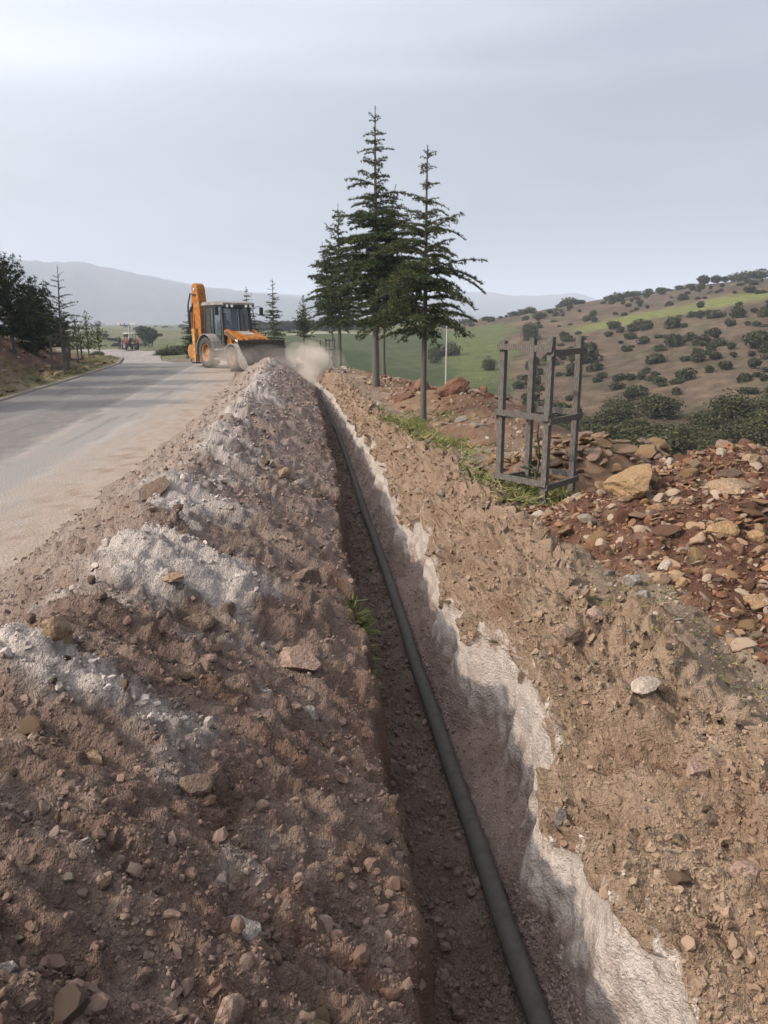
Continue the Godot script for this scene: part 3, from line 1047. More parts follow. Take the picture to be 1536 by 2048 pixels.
var heap_node: Node3D
func heap() -> void:
	heap_node = thing("spoil_heap", "long heap of brown dug earth with white marl patches between road and trench", "dirt heap")
	var rows := t_rows(-2.0, 33.4, 1.9)
	var cols := 236
	var v := PackedVector3Array(); var c := PackedColorArray()
	for t in rows:
		var x0 := toe(t) - 0.45
		var x1 := lip(t) + 0.16
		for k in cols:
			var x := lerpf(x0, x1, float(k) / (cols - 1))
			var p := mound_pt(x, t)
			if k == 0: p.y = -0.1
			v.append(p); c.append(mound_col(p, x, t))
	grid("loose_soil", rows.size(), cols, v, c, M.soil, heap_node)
	# stones that can be told apart
	var tones := ["brown", "brown", "grey", "pink", "tan", "brown", "pale", "brown"]
	for i in 285:
		var t := near_t(1.15, 26.0)
		var x := lerpf(toe(t) + 0.05, lip(t), pow(rng.randf(), 0.9))
		var s := minf(power(0.028, 0.13, 2.0) * (0.75 + 0.11 * minf(t, 9.0)), 0.24)
		var p := mound_pt(x, t)
		stone_at(heap_node, p + Vector3(0, s * 0.12, 0), s, tones, "stone", rng.randf() < 0.3)
	# crumbs
	for kind in 4:
		var xf := []; var co := []
		for i in 12000:
			var t := near_t(0.9, 24.0)
			var x := lerpf(toe(t) - 0.25, lip(t) + 0.03, rng.randf())
			if nz.patch.get_noise_3d(x * 1.3, 4.0, t * 1.3) < -0.12 and rng.randf() < 0.75: continue
			var s := power(maxf(0.008, 0.0022 * t), 0.07 + 0.002 * t, 2.0)
			var p := mound_pt(x, t)
			xf.append(Transform3D(Basis.from_euler(Vector3(rng.randf() * 6.0, rng.randf() * 6.0, rng.randf() * 6.0)).scaled(Vector3.ONE * s * 0.5), p + Vector3(0, s * 0.1, 0)))
			co.append(mound_col(p, x, t) * rng.randf_range(0.8, 1.22))
		scatter("crumbs", clod_meshes[kind], M.clod, xf, co, heap_node)

var trench_node: MeshInstance3D
func trench() -> void:
	var us := []
	us += span(0.0, 0.97, 0.14)
	us += span(0.97, 2.0, 0.12)
	us += span(2.0, 3.0, 0.035)
	us += span(3.0, 4.0, 0.045)
	us += span(4.0, 4.85, 0.04)
	us += span(4.85, 5.15, 0.012)
	us += span(5.15, 6.0, 0.0145)
	us += span(6.0, 6.7, 0.018)
	us += span(6.7, 8.6, 0.03)
	us += span(8.6, 10.5, 0.07)
	us += span(10.5, 14.0, 0.3)
	us.append(14.0)
	var rows := t_rows(-2.0, 47.6, 1.9)
	var v := PackedVector3Array(); var c := PackedColorArray()
	for t in rows:
		for u in us:
			var w: float = 6.0 + (u - 6.0) * (1.0 if u > 6.0 else 0.0)
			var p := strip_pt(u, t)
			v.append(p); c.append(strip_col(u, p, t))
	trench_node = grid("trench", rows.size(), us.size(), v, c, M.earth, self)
	struct(trench_node)
	var bank := ["tan", "brown", "pink", "tan", "grey", "pale"]
	for i in 190:
		var t := near_t(1.7, 28.0)
		var u := rng.randf_range(5.2, 6.25)
		var s := minf(power(0.03, 0.12, 2.2) * (0.7 + 0.1 * minf(t, 9.0)), 0.2)
		stone_at(trench_node, strip_pt(u, t) + Vector3(0, s * 0.05, 0), s, bank, "stone", rng.randf() < 0.35)
	for i in 110:
		var t := near_t(2.6, 26.0)
		var u := 6.0 + rng.randf_range(0.05, 1.2)
		var s := minf(power(0.03, 0.11, 2.0) * (0.7 + 0.12 * minf(t, 9.0)), 0.26)
		stone_at(trench_node, strip_pt(u, t) + Vector3(0, s * 0.12, 0), s, ["pale", "grey", "tan", "pink", "white"], "stone", rng.randf() < 0.5)
	var spec := [[2.02, 3.0, 15000, 0.075], [2.95, 4.0, 5000, 0.03], [4.93, 6.1, 27000, 0.065], [6.0, 8.5, 12000, 0.06]]
	for q in spec:
		for kind in 2:
			var xf := []; var co := []
			for i in q[2] / 2:
				var t := near_t(1.5, 26.0)
				var u := rng.randf_range(q[0], q[1])
				if q[0] > 4.5 and nz.patch.get_noise_3d(u * 1.5, 8.0, t * 1.5) < 0.0 and rng.randf() < 0.7: continue
				var s := power(maxf(0.009, 0.0024 * t), q[3] + 0.002 * t, 2.2)
				if q[0] > 5.9 and u > 7.0: s *= 1.5
				var p := strip_pt(u, t)
				var cc := strip_col(u, p, t) * rng.randf_range(0.85, 1.15)
				if q[0] > 5.9 and rng.randf() < 0.3: cc = cc.lerp(Color(0.46, 0.38, 0.30), 0.7)
				xf.append(Transform3D(Basis.from_euler(Vector3(rng.randf() * 6.0, rng.randf() * 6.0, rng.randf() * 6.0)).scaled(Vector3.ONE * s * 0.5), p + Vector3(0, s * 0.1, 0)))
				co.append(cc)
			scatter("crumbs", clod_meshes[(kind + int(q[0])) % 4], M.clod, xf, co, trench_node)

func left_y(x: float, t: float) -> float:
	var e := road_left(t) - x
	var vw: float = table(t, [20, 26, 32, 60], [0.55, 0.8, 1.7, 2.0])
	var hb: float = table(t, [-4, 28, 34, 40, 50, 58], [2.3, 2.2, 1.7, 1.1, 0.35, 0.0])
	var y := hb * (sm(0.0, 1.0, clampf((e - vw) / 2.9, 0, 1)) * 0.6 + clampf((e - vw) / 2.9, 0, 1) * 0.4)
	y = lerpf(y, g(x, t) if t > 10 else 2.4, sm(4.5, 7.5, e))
	return lerpf(y, g(x, t), sm(48, 58, t))

func left_pt(x: float, t: float) -> Vector3:
	var e := road_left(t) - x
	var y := left_y(x, t) + 0.03
	var p := Vector3(x, y, -t)
	var h: float = (nz.mid.get_noise_3dv(p * 0.6) * 0.14 + dome(nz.c1, p * 0.35, 0.65) * 0.22 + nz.mid.get_noise_3dv(p * 2.0) * 0.05) * sm(0.0, 0.9, e)
	p.y += h
	p.x += h * 0.4
	return p

func left_bank() -> void:
	var root := thing("earth_bank", "reddish brown stony earth bank on the left of the road", "bank")
	var v := PackedVector3Array(); var c := PackedColorArray()
	var rows := 0
	var cols := 74
	var t := 6.0
	while t < 58.0:
		for k in cols:
			var e := -0.06 + 7.9 * pow(float(k) / (cols - 1), 1.3)
			var x := road_left(t) - e
			var p := left_pt(x, t)
			if k == 0: p.y = -0.12
			if k == cols - 1: p.y -= 0.6
			p.y -= 0.5 * sm(56.0, 58.0, t)
			v.append(p)
			var n: float = nz.patch.get_noise_3dv(p * 0.6)
			var m: float = nz.tone.get_noise_3dv(p * 0.8)
			var cc := Color(0.20, 0.115, 0.08).lerp(Color(0.27, 0.175, 0.125), clampf(0.5 + m * 1.2, 0, 1))
			var verge := Color(0.29, 0.225, 0.165).lerp(Color(0.15, 0.15, 0.065), sm(-0.15, 0.25, n + m * 0.4))
			cc = verge.lerp(cc, sm(0.5, 1.6, e - table(t, [20, 32], [-0.6, 0.6])))
			cc = cc.lerp(Color(0.15, 0.125, 0.07), sm(38, 48, t) * 0.6)
			cc = cc.lerp(Color(0.40, 0.35, 0.30), (1.0 - sm(0.05, 0.2, e)) * 0.7)
			c.append(cc)
		rows += 1
		t += 0.13
	grid("soil", rows, cols, v, c, M.earth, root)
	for i in 220:
		var tt := rng.randf_range(17.0, 42.0)
		var e := rng.randf_range(0.3, 4.2)
		var p := left_pt(road_left(tt) - e, tt)
		stone_at(root, p + Vector3(0, 0.02, 0), power(0.12, 0.5, 1.8), ["brown", "rust", "pink", "grey", "tan", "brown"], "stone", rng.randf() < 0.7)

# ------- red rubble on the right
func berm_y(x: float, t: float) -> float:
	var toe_t: float = lerpf(7.0, 3.2, sm(1.9, 2.7, x))  # near edge runs obliquely
	var d := t - toe_t
	var cr: float = table(x, [1.9, 2.4, 3.0, 3.6, 4.3, 5.2, 6.2], [0.02, 0.26, 0.44, 0.58, 0.68, 0.72, 0.55])
	var far: float = table(x, [1.9, 2.6, 3.4, 4.2, 5.2], [7.4, 7.6, 8.0, 8.4, 8.8])
	var top: float = far - 1.0
	var y := -0.12
	if t < top:
		y = cr * sm(0.0, 1.0, clampf((t - toe_t) / maxf(top - toe_t, 0.3), 0, 1))
		y = lerpf(y, cr * clampf((t - toe_t) / maxf(top - toe_t, 0.3), 0, 1), 0.5)
	else:
		y = cr * (1.0 - sm(0.0, 1.0, (t - top) / 1.5))
	if d < 0.0: y = d * 0.2
	return minf(g(x, t) * 0.7, 0.0) + y - 0.03 - 0.25 * (1.0 - sm(1.85, 2.2, x))

func berm_pt(x: float, t: float) -> Vector3:
	var p := Vector3(x, berm_y(x, t), -t)
	p.y += clods(p, 5.0, 0.8) + nz.lump.get_noise_3dv(p) * 0.07
	return p

var berm_node: Node3D
func rubble() -> void:
	berm_node = thing("rubble_heap", "red soil heap littered with tan angular stones beside the tree guard", "rubble heap")
	var rows := 0
	var cols := 170
	var v := PackedVector3Array(); var c := PackedColorArray()
	var t := 3.0
	while t < 10.2:
		for k in cols:
			var x := lerpf(1.85, 6.6, pow(float(k) / (cols - 1), 1.15))
			var p := berm_pt(x, t)
			if k == cols - 1: p.y -= 0.5
			v.append(p)
			var n: float = nz.patch.get_noise_3dv(p * 1.3)
			var m: float = nz.tone.get_noise_3dv(p)
			c.append(Color(0.115, 0.056, 0.038).lerp(Color(0.17, 0.092, 0.063), clampf(0.45 + m, 0, 1)).lerp(Color(0.25, 0.165, 0.115), sm(0.1, 0.45, n) * 0.5).lerp(Color(0.30, 0.23, 0.17), 1.0 - sm(0.0, 0.08, berm_y(x, t) + n * 0.05)))
		rows += 1
		t += 0.035
	grid("red_soil", rows, cols, v, c, M.earth, berm_node)
	var tones := ["tan", "ochre", "rust", "rust", "brown", "pale", "ochre", "pink", "red"]
	for i in 300:
		var tt := rng.randf_range(3.6, 8.6)
		var x := rng.randf_range(2.05, 5.6)
		if berm_y(x, tt) < -0.02 and rng.randf() < 0.7: continue
		var s := power(0.075, 0.27, 1.0)
		stone_at(berm_node, berm_pt(x, tt) + Vector3(0, s * 0.14, 0), s, tones, "stone", rng.randf() < 0.5)
	for kind in 3:
		var xf := []; var co := []
		for i in 7000:
			var tt := rng.randf_range(3.3, 8.8)
			var x := rng.randf_range(2.0, 6.0)
			if berm_y(x, tt) < -0.04 and rng.randf() < 0.6: continue
			var s := power(0.016, 0.08, 2.0)
			var p := berm_pt(x, tt)
			var red := Color(0.15, 0.068, 0.042) * rng.randf_range(0.75, 1.25)
			if rng.randf() < 0.3: red = Color(0.36, 0.235, 0.155) * rng.randf_range(0.7, 1.2)
			xf.append(Transform3D(Basis.from_euler(Vector3(rng.randf() * 6.0, rng.randf() * 6.0, rng.randf() * 6.0)).scaled(Vector3(1, 0.7, 0.9) * s * 0.5), p + Vector3(0, s * 0.1, 0)))
			co.append(red)
		scatter("rubble", clod_meshes[kind], M.clod, xf, co, berm_node)
	for kind in 3:
		var xf := []; var co := []
		for i in 720:
			var tt := rng.randf_range(3.6, 8.4)
			var x := rng.randf_range(2.1, 5.8)
			if berm_y(x, tt) < -0.02 and rng.randf() < 0.6: continue
			var s := power(0.05, 0.17, 1.1)
			xf.append(Transform3D(Basis.from_euler(Vector3(rng.randfn() * 0.5, rng.randf() * 6.0, rng.randfn() * 0.5)).scaled_local(Vector3(1.1, 0.8, 1.0) * s * 0.5), berm_pt(x, tt) + Vector3(0, s * 0.03, 0)))
			co.append([Color(0.31, 0.20, 0.125), Color(0.27, 0.15, 0.085), Color(0.21, 0.105, 0.062), Color(0.36, 0.265, 0.195)][rng.randi() % 4] * rng.randf_range(0.75, 1.15))
		scatter("broken_stone", stone_meshes[[2, 11, 13][kind]], M.clod, xf, co, berm_node)
	# piled slabs behind the guard, then the piles farther along the trench
	pile("rock_pile", "pile of pinkish tan stone slabs right behind the grey tree guard", Vector3(3.5, 0, -9.2), 1.3, 0.95, 0.6, 280, 0.40, ["tan", "pink", "ochre", "tan", "ochre", "pink"], 1)
	pile("rock_pile", "low pile of pale slabs left of the red boulder beyond the tree guard", Vector3(3.0, 0, -13.6), 0.9, 1.6, 0.22, 90, 0.34, ["pink", "tan", "grey", "tan"], 2)
	pile("rock_pile", "pile of red rocks behind the nearest cedar with a red boulder on it", Vector3(3.7, 0, -18.6), 1.5, 2.4, 0.42, 150, 0.42, ["rust", "red", "pink", "tan", "rust"], 3)
	pile("rock_pile", "pink rubble pile beside the thicker cedar trunk", Vector3(3.1, 0, -26.0), 1.3, 3.0, 0.34, 120, 0.42, ["pink", "rust", "pale", "tan"], 4)
	pile("rock_pile", "farthest rubble pile at the foot of the leaning cedar", Vector3(2.3, 0, -36.0), 1.2, 2.6, 0.38, 90, 0.45, ["pale", "pink", "white", "tan"], 5)
	pile("rock_pile", "dark red stones at the edge of the drop right of the nearest cedar", Vector3(4.1, 0, -15.4), 0.7, 1.5, 0.3, 60, 0.36, ["rust", "brown", "pink", "grey"], 6)

func pile(called: String, label: String, at: Vector3, rx: float, rz: float, h: float, n: int, big: float, tones: Array, sd: int) -> void:
	rng.seed = 900 + sd
	var base := g(at.x, -at.z)
	var root := thing(called, label, "rock pile", Vector3(at.x, base, at.z))
	var cols := 26
	var v := PackedVector3Array(); var c := PackedColorArray()
	for i in cols:
		for k in cols:
			var a := Vector2(float(k) / (cols - 1) * 2.6 - 1.3, 1.3 - float(i) / (cols - 1) * 2.6)
			var y := h * 0.8 * exp(-a.length_squared() * 1.6) - 0.1 * sm(0.8, 1.3, a.length()) - 0.25 * sm(1.0, 1.3, a.length())
			var w := Vector3(a.x * rx, y, a.y * rz)
			w.y += nz.lump.get_noise_3d(w.x + at.x, w.y, w.z + at.z) * 0.1
			v.append(w)
			c.append(Color(0.22, 0.115, 0.07).lerp(Color(0.30, 0.21, 0.15), rng.randf()))
	grid("soil", cols, cols, v, c, M.earth, root)
	for i in n:
		var q := Vector2(rng.randfn(), rng.randfn()) * 0.52
		if q.length() > 1.35: continue
		var s := power(0.1, big, 1.5)
		var lift := h * 0.8 * exp(-q.length_squared() * 1.6) + rng.randf() * h * 0.3
		stone_at(root, Vector3(q.x * rx, lift - 0.05 + (g(at.x + q.x * rx, -at.z - q.y * rz) - base), q.y * rz), s, tones, "stone", rng.randf() < 0.72)

func hills() -> void:
	var px := [[-45, 3.0], [-30, 4.2], [-20.5, 4.8], [-19.2, 4.85], [-16.2, 4.55], [-14.8, 4.65], [-13, 4.25], [-11, 3.85], [-7.3, 2.95], [-5.5, 2.75], [-3.5, 2.55], [0, 2.1], [4, 1.7], [9, 1.3], [14, 0.7], [20, 0.3], [30, 0.2], [50, 0.2]]
	var px2 := [[-45, 2.2], [-20, 2.8], [-14, 3.2], [-11.5, 3.9], [-10, 3.75], [-8, 3.3], [-5, 2.6], [0, 2.35], [6, 2.4], [10, 2.5], [12, 2.55], [13.2, 2.6], [15, 2.35], [16.6, 2.3], [17.8, 2.3], [19.5, 2.42], [21, 1.9], [24, 1.7], [30, 1.5], [50, 1.2]]
	for w in 2:
		var tab: Array = [px, px2][w]
		var R: float = [2300.0, 3100.0][w]
		var ks := []; var vs := []
		for p in tab:
			ks.append(p[0]); vs.append(p[1])
		var v := PackedVector3Array(); var c := PackedColorArray()
		var cols := 240
		var rows := 26
		for i in rows:
			var f := float(i) / (rows - 1)
			var r := R * lerpf(0.72, 1.22, f)
			for k in cols:
				var a := lerpf(-45.0, 50.0, float(k) / (cols - 1))
				var hh: float = R * tan(deg_to_rad(table(a, ks, vs))) * 0.88 + 2.0
				var s := 1.0 - absf(f - 0.56) / 0.56 if f < 0.56 else 1.0 - (f - 0.56) / 0.5
				var x := r * sin(deg_to_rad(a)); var t := r * cos(deg_to_rad(a))
				var n: float = nz.hill.get_noise_2d(x * 0.12, t * 0.12) + 0.5 * nz.hill.get_noise_2d(x * 0.4, t * 0.4)
				var y: float = hh * (sm(0, 1, s) * 0.55 + 0.45 * s) + (n + 0.5 * nz.field.get_noise_2d(x * 0.35, t * 0.35)) * hh * 0.15 * (1.0 - s * 0.65) * sm(0.0, 0.3, s) - 4.0 * (1.0 - sm(0.0, 0.1, s))
				v.append(Vector3(x, y, -t))
				c.append(Color(0.055, 0.06, 0.055).lerp(Color(0.10, 0.095, 0.08), clampf(0.5 + n * 1.4, 0, 1)))
		struct(grid("mountain" if w == 0 else "mountain_001", rows, cols, v, c, M.land, self))

func pipe() -> void:
	var mb := MB.new()
	var pts := []; var rad := []
	var t := -2.5
	while t < 34.0:
		pts.append(Vector3(0.92 + bend(t) * 0.72 + 0.05 * sm(6, 13, t) + nz.slow.get_noise_2d(t * 0.6, 400.0) * 0.05, -0.955 + nz.slow.get_noise_2d(t * 0.9, 410.0) * 0.03 + 0.25 * sm(24, 33, t), -t))
		rad.append(0.053)
		t += 0.2
	mb.tube(pts, rad, 20)
	tag(obj("water_pipe", mb.mesh(), M.pipe), "long dark grey plastic pipe lying along the trench floor", "pipe")

func guard(label: String, at: Vector3, turn: float, s: float, h: float, tilt: float, group := "tree guards") -> Node3D:
	var root := thing("tree_guard", label, "tree guard", at, turn, group)
	var c := [Vector3(-s, 0, s), Vector3(s, 0, s), Vector3(s, 0, -s), Vector3(-s, 0, -s)]
	var w := 0.062
	for i in 4:
		var p: Vector3 = c[i] * 0.5
		var mb := MB.new()
		var top: float = h * [1.0, 1.0, 0.985, 0.975][i]
		mb.bar(p + Vector3(0, -0.25, 0), p + Vector3(tilt * [1, -0.4, 0.6, 0.2][i], top, tilt * [0.3, 0.5, -0.8, 0.1][i]), w, w)
		obj("post", mb.mesh(), M.wood, root)
	for lv in 3:
		for i in 4:
			if lv == 2 and i != 0 and i != 3: continue
			var a: Vector3 = c[i] * 0.5; var b: Vector3 = c[(i + 1) % 4] * 0.5
			var out := (a + b).normalized() * (w * 0.5 + 0.016)
			var d := (b - a).normalized() * 0.045
			var y: float = [0.13, 0.52, 0.91][lv] * h + [0.0, 0.02, -0.015, 0.025][i] + (0.034 * (i % 2))
			var mb := MB.new()
			mb.bar(a + out - d + Vector3(0, y, 0), b + out + d + Vector3(0, y + [0.015, -0.01, 0.03, -0.02][i], 0), 0.03, 0.062)
			obj("rail", mb.mesh(), M.wood, root)
	return root

func guards() -> void:
	guard("grey timber tree guard of four posts and three rows of rails beside the red rubble", Vector3(2.58, verge_y(2.58, 8.28) - 0.03, -8.28), deg_to_rad(41), 0.58, 1.8, 0.006)
	guard("small far tree guard at the trench end beside the leaning cedar", Vector3(1.4, 0, -42.0), 0.5, 0.55, 1.22, 0.02)
	var r := guard("dark leaning tree guard at the foot of the left earth bank", Vector3(-9.75, left_y(-9.75, 33.2), -33.2), 0.25, 0.62, 1.5, 0.09)
	for ch in r.get_children(): ch.material_override = M.bark
	var q := guard("broken tree guard on the far left verge beside the young pines", Vector3(-11.2, left_y(-11.2, 40.5), -40.5), 0.6, 0.6, 1.3, 0.06)
	for ch in q.get_children(): ch.material_override = M.bark

# ------- trees
func trees() -> void:
	var lk := [0.0, 0.08, 0.3, 0.5, 0.62, 0.72, 0.86, 1.0]
	var A := {"seed": 11, "H": 5.0, "r0": 0.06, "h0": 1.7, "per": 7, "step": 0.135, "lk": lk, "lv": [1.0, 1.22, 1.18, 1.0, 0.62, 0.42, 0.36, 0.1], "el0": 8.0, "el1": 38.0, "droop": 0.42, "tuft": 0.068, "space": 0.042, "twig": 0.40, "twig_step": 0.08, "lean": Vector3(0.02, 0, 0)}
	tree("cedar_tree", "nearest cedar with a slim bare trunk, thin sparse top and drooping branch ends", "cedar tree", Vector3(2.35, verge_y(2.35, 14.93), -14.93), A, "cedars along the trench")
	var B := {"seed": 12, "H": 7.85, "r0": 0.108, "h0": 1.9, "per": 6, "step": 0.17, "lk": lk, "lv": [1.1, 1.5, 1.6, 1.25, 0.95, 0.7, 0.48, 0.12], "el0": 6.0, "el1": 30.0, "droop": 0.32, "tuft": 0.11, "space": 0.06, "twig": 0.42, "twig_step": 0.1}
	tree("cedar_tree", "tallest cedar with the thickest trunk and a pointed top above the others", "cedar tree", Vector3(2.26, verge_y(2.26, 23.74), -23.74), B, "cedars along the trench")
	var C := {"seed": 13, "H": 7.0, "r0": 0.07, "h0": 2.0, "per": 6, "step": 0.19, "lk": lk, "lv": [1.0, 1.4, 1.5, 1.2, 0.95, 0.7, 0.45, 0.12], "el0": 8.0, "el1": 32.0, "droop": 0.3, "tuft": 0.13, "space": 0.08, "twig": 0.42, "twig_step": 0.13, "lean": Vector3(0.45, 0, 0)}
	tree("cedar_tree", "slim cedar standing half hidden just right of the tallest cedar's trunk", "cedar tree", Vector3(3.22, verge_y(3.22, 30.5), -30.5), C, "cedars along the trench")
	var D := {"seed": 14, "H": 7.4, "r0": 0.085, "h0": 1.9, "per": 6, "step": 0.18, "lk": lk, "lv": [1.2, 1.6, 1.7, 1.5, 1.2, 0.9, 0.55, 0.15], "el0": 10.0, "el1": 40.0, "droop": 0.34, "tuft": 0.145, "space": 0.09, "twig": 0.42, "twig_step": 0.14}
	tree("cedar_tree", "leaning cedar with long left branches behind the dust cloud, left of the tallest", "cedar tree", Vector3(1.9, 0, -38.4), D, "cedars along the trench")
	var D2 := D.duplicate()
	D2.merge({"seed": 15, "H": 6.2, "lean": Vector3(-0.5, 0, 0), "r0": 0.06, "h0": 2.0, "lv": [0.7, 1.1, 1.2, 1.1, 0.9, 0.7, 0.45, 0.15]}, true)
	tree("cedar_tree", "cedar with a bent top right behind the leaning cedar", "cedar tree", Vector3(1.75, 0, -43.5), D2, "cedars along the trench")
	var F := {"seed": 16, "H": 3.75, "r0": 0.05, "h0": 1.15, "per": 6, "step": 0.15, "lk": lk, "lv": [0.75, 0.95, 0.85, 0.62, 0.45, 0.32, 0.2, 0.08], "el0": 18.0, "el1": 45.0, "droop": 0.1, "tuft": 0.14, "space": 0.09, "twig": 0.34, "twig_step": 0.2}
	tree("cedar_tree", "small cone-shaped cedar between the bucket and the leaning cedar", "cedar tree", Vector3(0.22, 0, -50), F, "small cedars beyond the backhoe")
	var G := F.duplicate()
	G.merge({"seed": 17, "H": 5.0, "h0": 1.3, "per": 4, "lk": [0.0, 0.07, 0.1, 0.3, 0.34, 0.4, 0.7, 1.0], "lv": [1.25, 1.2, 0.6, 0.55, 1.25, 0.6, 0.5, 0.08], "el0": 4.0, "el1": 18.0, "droop": 0.12}, true)
	tree("cedar_tree", "narrow dark cedar with two tiers of long branches right above the bucket", "cedar tree", Vector3(-1.7, g(-1.7, 52), -52), G, "small cedars beyond the backhoe")
	var H_ := F.duplicate()
	H_.merge({"seed": 18, "H": 4.9, "h0": 1.2, "lv": [0.9, 1.1, 1.0, 0.8, 0.6, 0.5, 0.35, 0.08], "el0": 6.0, "el1": 14.0, "droop": 0.12}, true)
	tree("cedar_tree", "cedar whose thin top shows over the backhoe's cab roof", "cedar tree", Vector3(-3.55, g(-3.55, 55), -55), H_, "small cedars beyond the backhoe")
	var I := F.duplicate()
	I.merge({"seed": 19, "H": 3.9, "h0": 0.5, "lv": [0.55, 0.7, 0.62, 0.5, 0.42, 0.32, 0.2, 0.08], "el0": 6.0, "el1": 14.0, "droop": 0.12}, true)
	tree("cedar_tree", "dark slender cedar just left of the backhoe's raised boom", "cedar tree", Vector3(-7.45, g(-7.45, 55), -55), I, "small cedars beyond the backhoe")
	var J := {"seed": 20, "H": 4.05, "r0": 0.055, "h0": 1.15, "per": 4, "step": 0.17, "lk": lk, "lv": [0.7, 0.95, 0.95, 0.8, 0.55, 0.42, 0.28, 0.1], "el0": 2.0, "el1": 28.0, "droop": 0.1, "tuft": 0.085, "space": 0.085, "twig": 0.34, "twig_step": 0.16, "lean": Vector3(0.1, 0, 0)}
	tree("cedar_tree", "thin pale-trunked cedar on the left verge beside the leaning guard", "cedar tree", Vector3(-9.05, left_y(-9.05, 31.3), -31.3), J)
	var P := {"seed": 30, "H": 4.4, "r0": 0.09, "h0": 0.8, "per": 7, "step": 0.17, "lk": [0.0, 0.2, 0.5, 0.75, 0.9, 1.0], "lv": [1.1, 1.6, 1.5, 1.0, 0.55, 0.15], "el0": 12.0, "el1": 55.0, "droop": 0.0, "tuft": 0.2, "space": 0.12, "twig": 0.45, "twig_step": 0.18, "bare": 0.25, "ends": true, "green": Color(0.028, 0.038, 0.02), "olive": Color(0.06, 0.066, 0.028), "sparse_top": false}
	var spots := [[-12.6, 31.3, 4.7, "big dark pine at the left edge of the picture on the bank"], [-11.55, 33.3, 3.4, "dark bushy pine with upright shoots, second from the left edge"], [-13.9, 36.0, 4.3, "dark pine at the back of the group on the bank"], [-11.6, 36.3, 2.9, "low dark pine at the right end of the group on the bank"], [-12.3, 39.5, 2.3, "small dark pine behind the thin cedar on the left verge"]]
	for i in spots.size():
		var q: Array = spots[i]
		var R := P.duplicate()
		R.seed = 30 + i
		R.H = q[2]
		R.h0 = 0.32 if i > 2 else 0.75
		var k: float = q[2] / 4.4
		R.lv = P.lv.map(func(e): return e * (0.45 + 0.55 * k))
		tree("pine_tree", q[3], "pine tree", Vector3(q[0], left_y(q[0], q[1]), -q[1]), R, "pines on the left bank")
	for q in [[-12.6, 26.0, 5.2], [-12.8, 18.4, 5.0], [-13.4, 22.5, 5.0]]:
		var R := P.duplicate()
		R.seed = 50 + int(q[1])
		R.H = q[2]
		tree("pine_tree", "pine on the left bank outside the picture that shades the road", "pine tree", Vector3(q[0], left_y(q[0], q[1]), -q[1]), R, "pines on the left bank")
	tree("sapling", "small green sapling inside the timber tree guard", "sapling", Vector3(2.6, verge_y(2.6, 8.3), -8.3), {"seed": 71, "H": 0.85, "r0": 0.012, "h0": 0.12, "per": 3, "step": 0.08, "lk": lk, "lv": [0.22, 0.26, 0.24, 0.2, 0.14, 0.1, 0.07, 0.03], "el0": 15.0, "el1": 45.0, "droop": 0.1, "tuft": 0.04, "space": 0.035, "twig": 0.35, "twig_step": 0.06, "green": Color(0.05, 0.075, 0.03)})
	var Y := P.duplicate()
	Y.merge({"seed": 40, "H": 2.1, "r0": 0.035, "h0": 0.65, "per": 5, "step": 0.16, "lv": [0.4, 0.55, 0.5, 0.35, 0.22, 0.1], "tuft": 0.13, "space": 0.13, "twig_step": 0.2, "bare": 0.2, "green": Color(0.06, 0.08, 0.03), "olive": Color(0.10, 0.105, 0.04)}, true)
	var yl := ["first young light green pine right of the thin cedar", "second young light green pine from the thin cedar", "bushiest young light green pine of the verge row", "last young light green pine before the far bend"]
	var ys := [[-11.9, 41.5, 2.0], [-11.9, 43.8, 2.2], [-11.75, 45.5, 2.4], [-11.9, 48.5, 2.0]]
	for i in 4:
		var R := Y.duplicate()
		R.seed = 60 + i
		R.H = ys[i][2]
		tree("pine_tree", yl[i], "pine tree", Vector3(ys[i][0], left_y(ys[i][0], ys[i][1]) - 0.03, -ys[i][1]), R, "young pines on the left verge")

func shrub(mesh: Mesh, x: float, t: float, s: Vector3, label: String, group: String, called := "shrub", cat := "shrub") -> void:
	var o := MeshInstance3D.new()
	o.name = piece_name(self, called)
	o.mesh = mesh
	o.material_override = M.leaf
	o.transform = Transform3D(Basis(Vector3.UP, rng.randf() * TAU).scaled_local(s), Vector3(x, g(x, t) - 0.08 * s.y, -t))
	add_child(o)
	tag(o, label, cat, group)

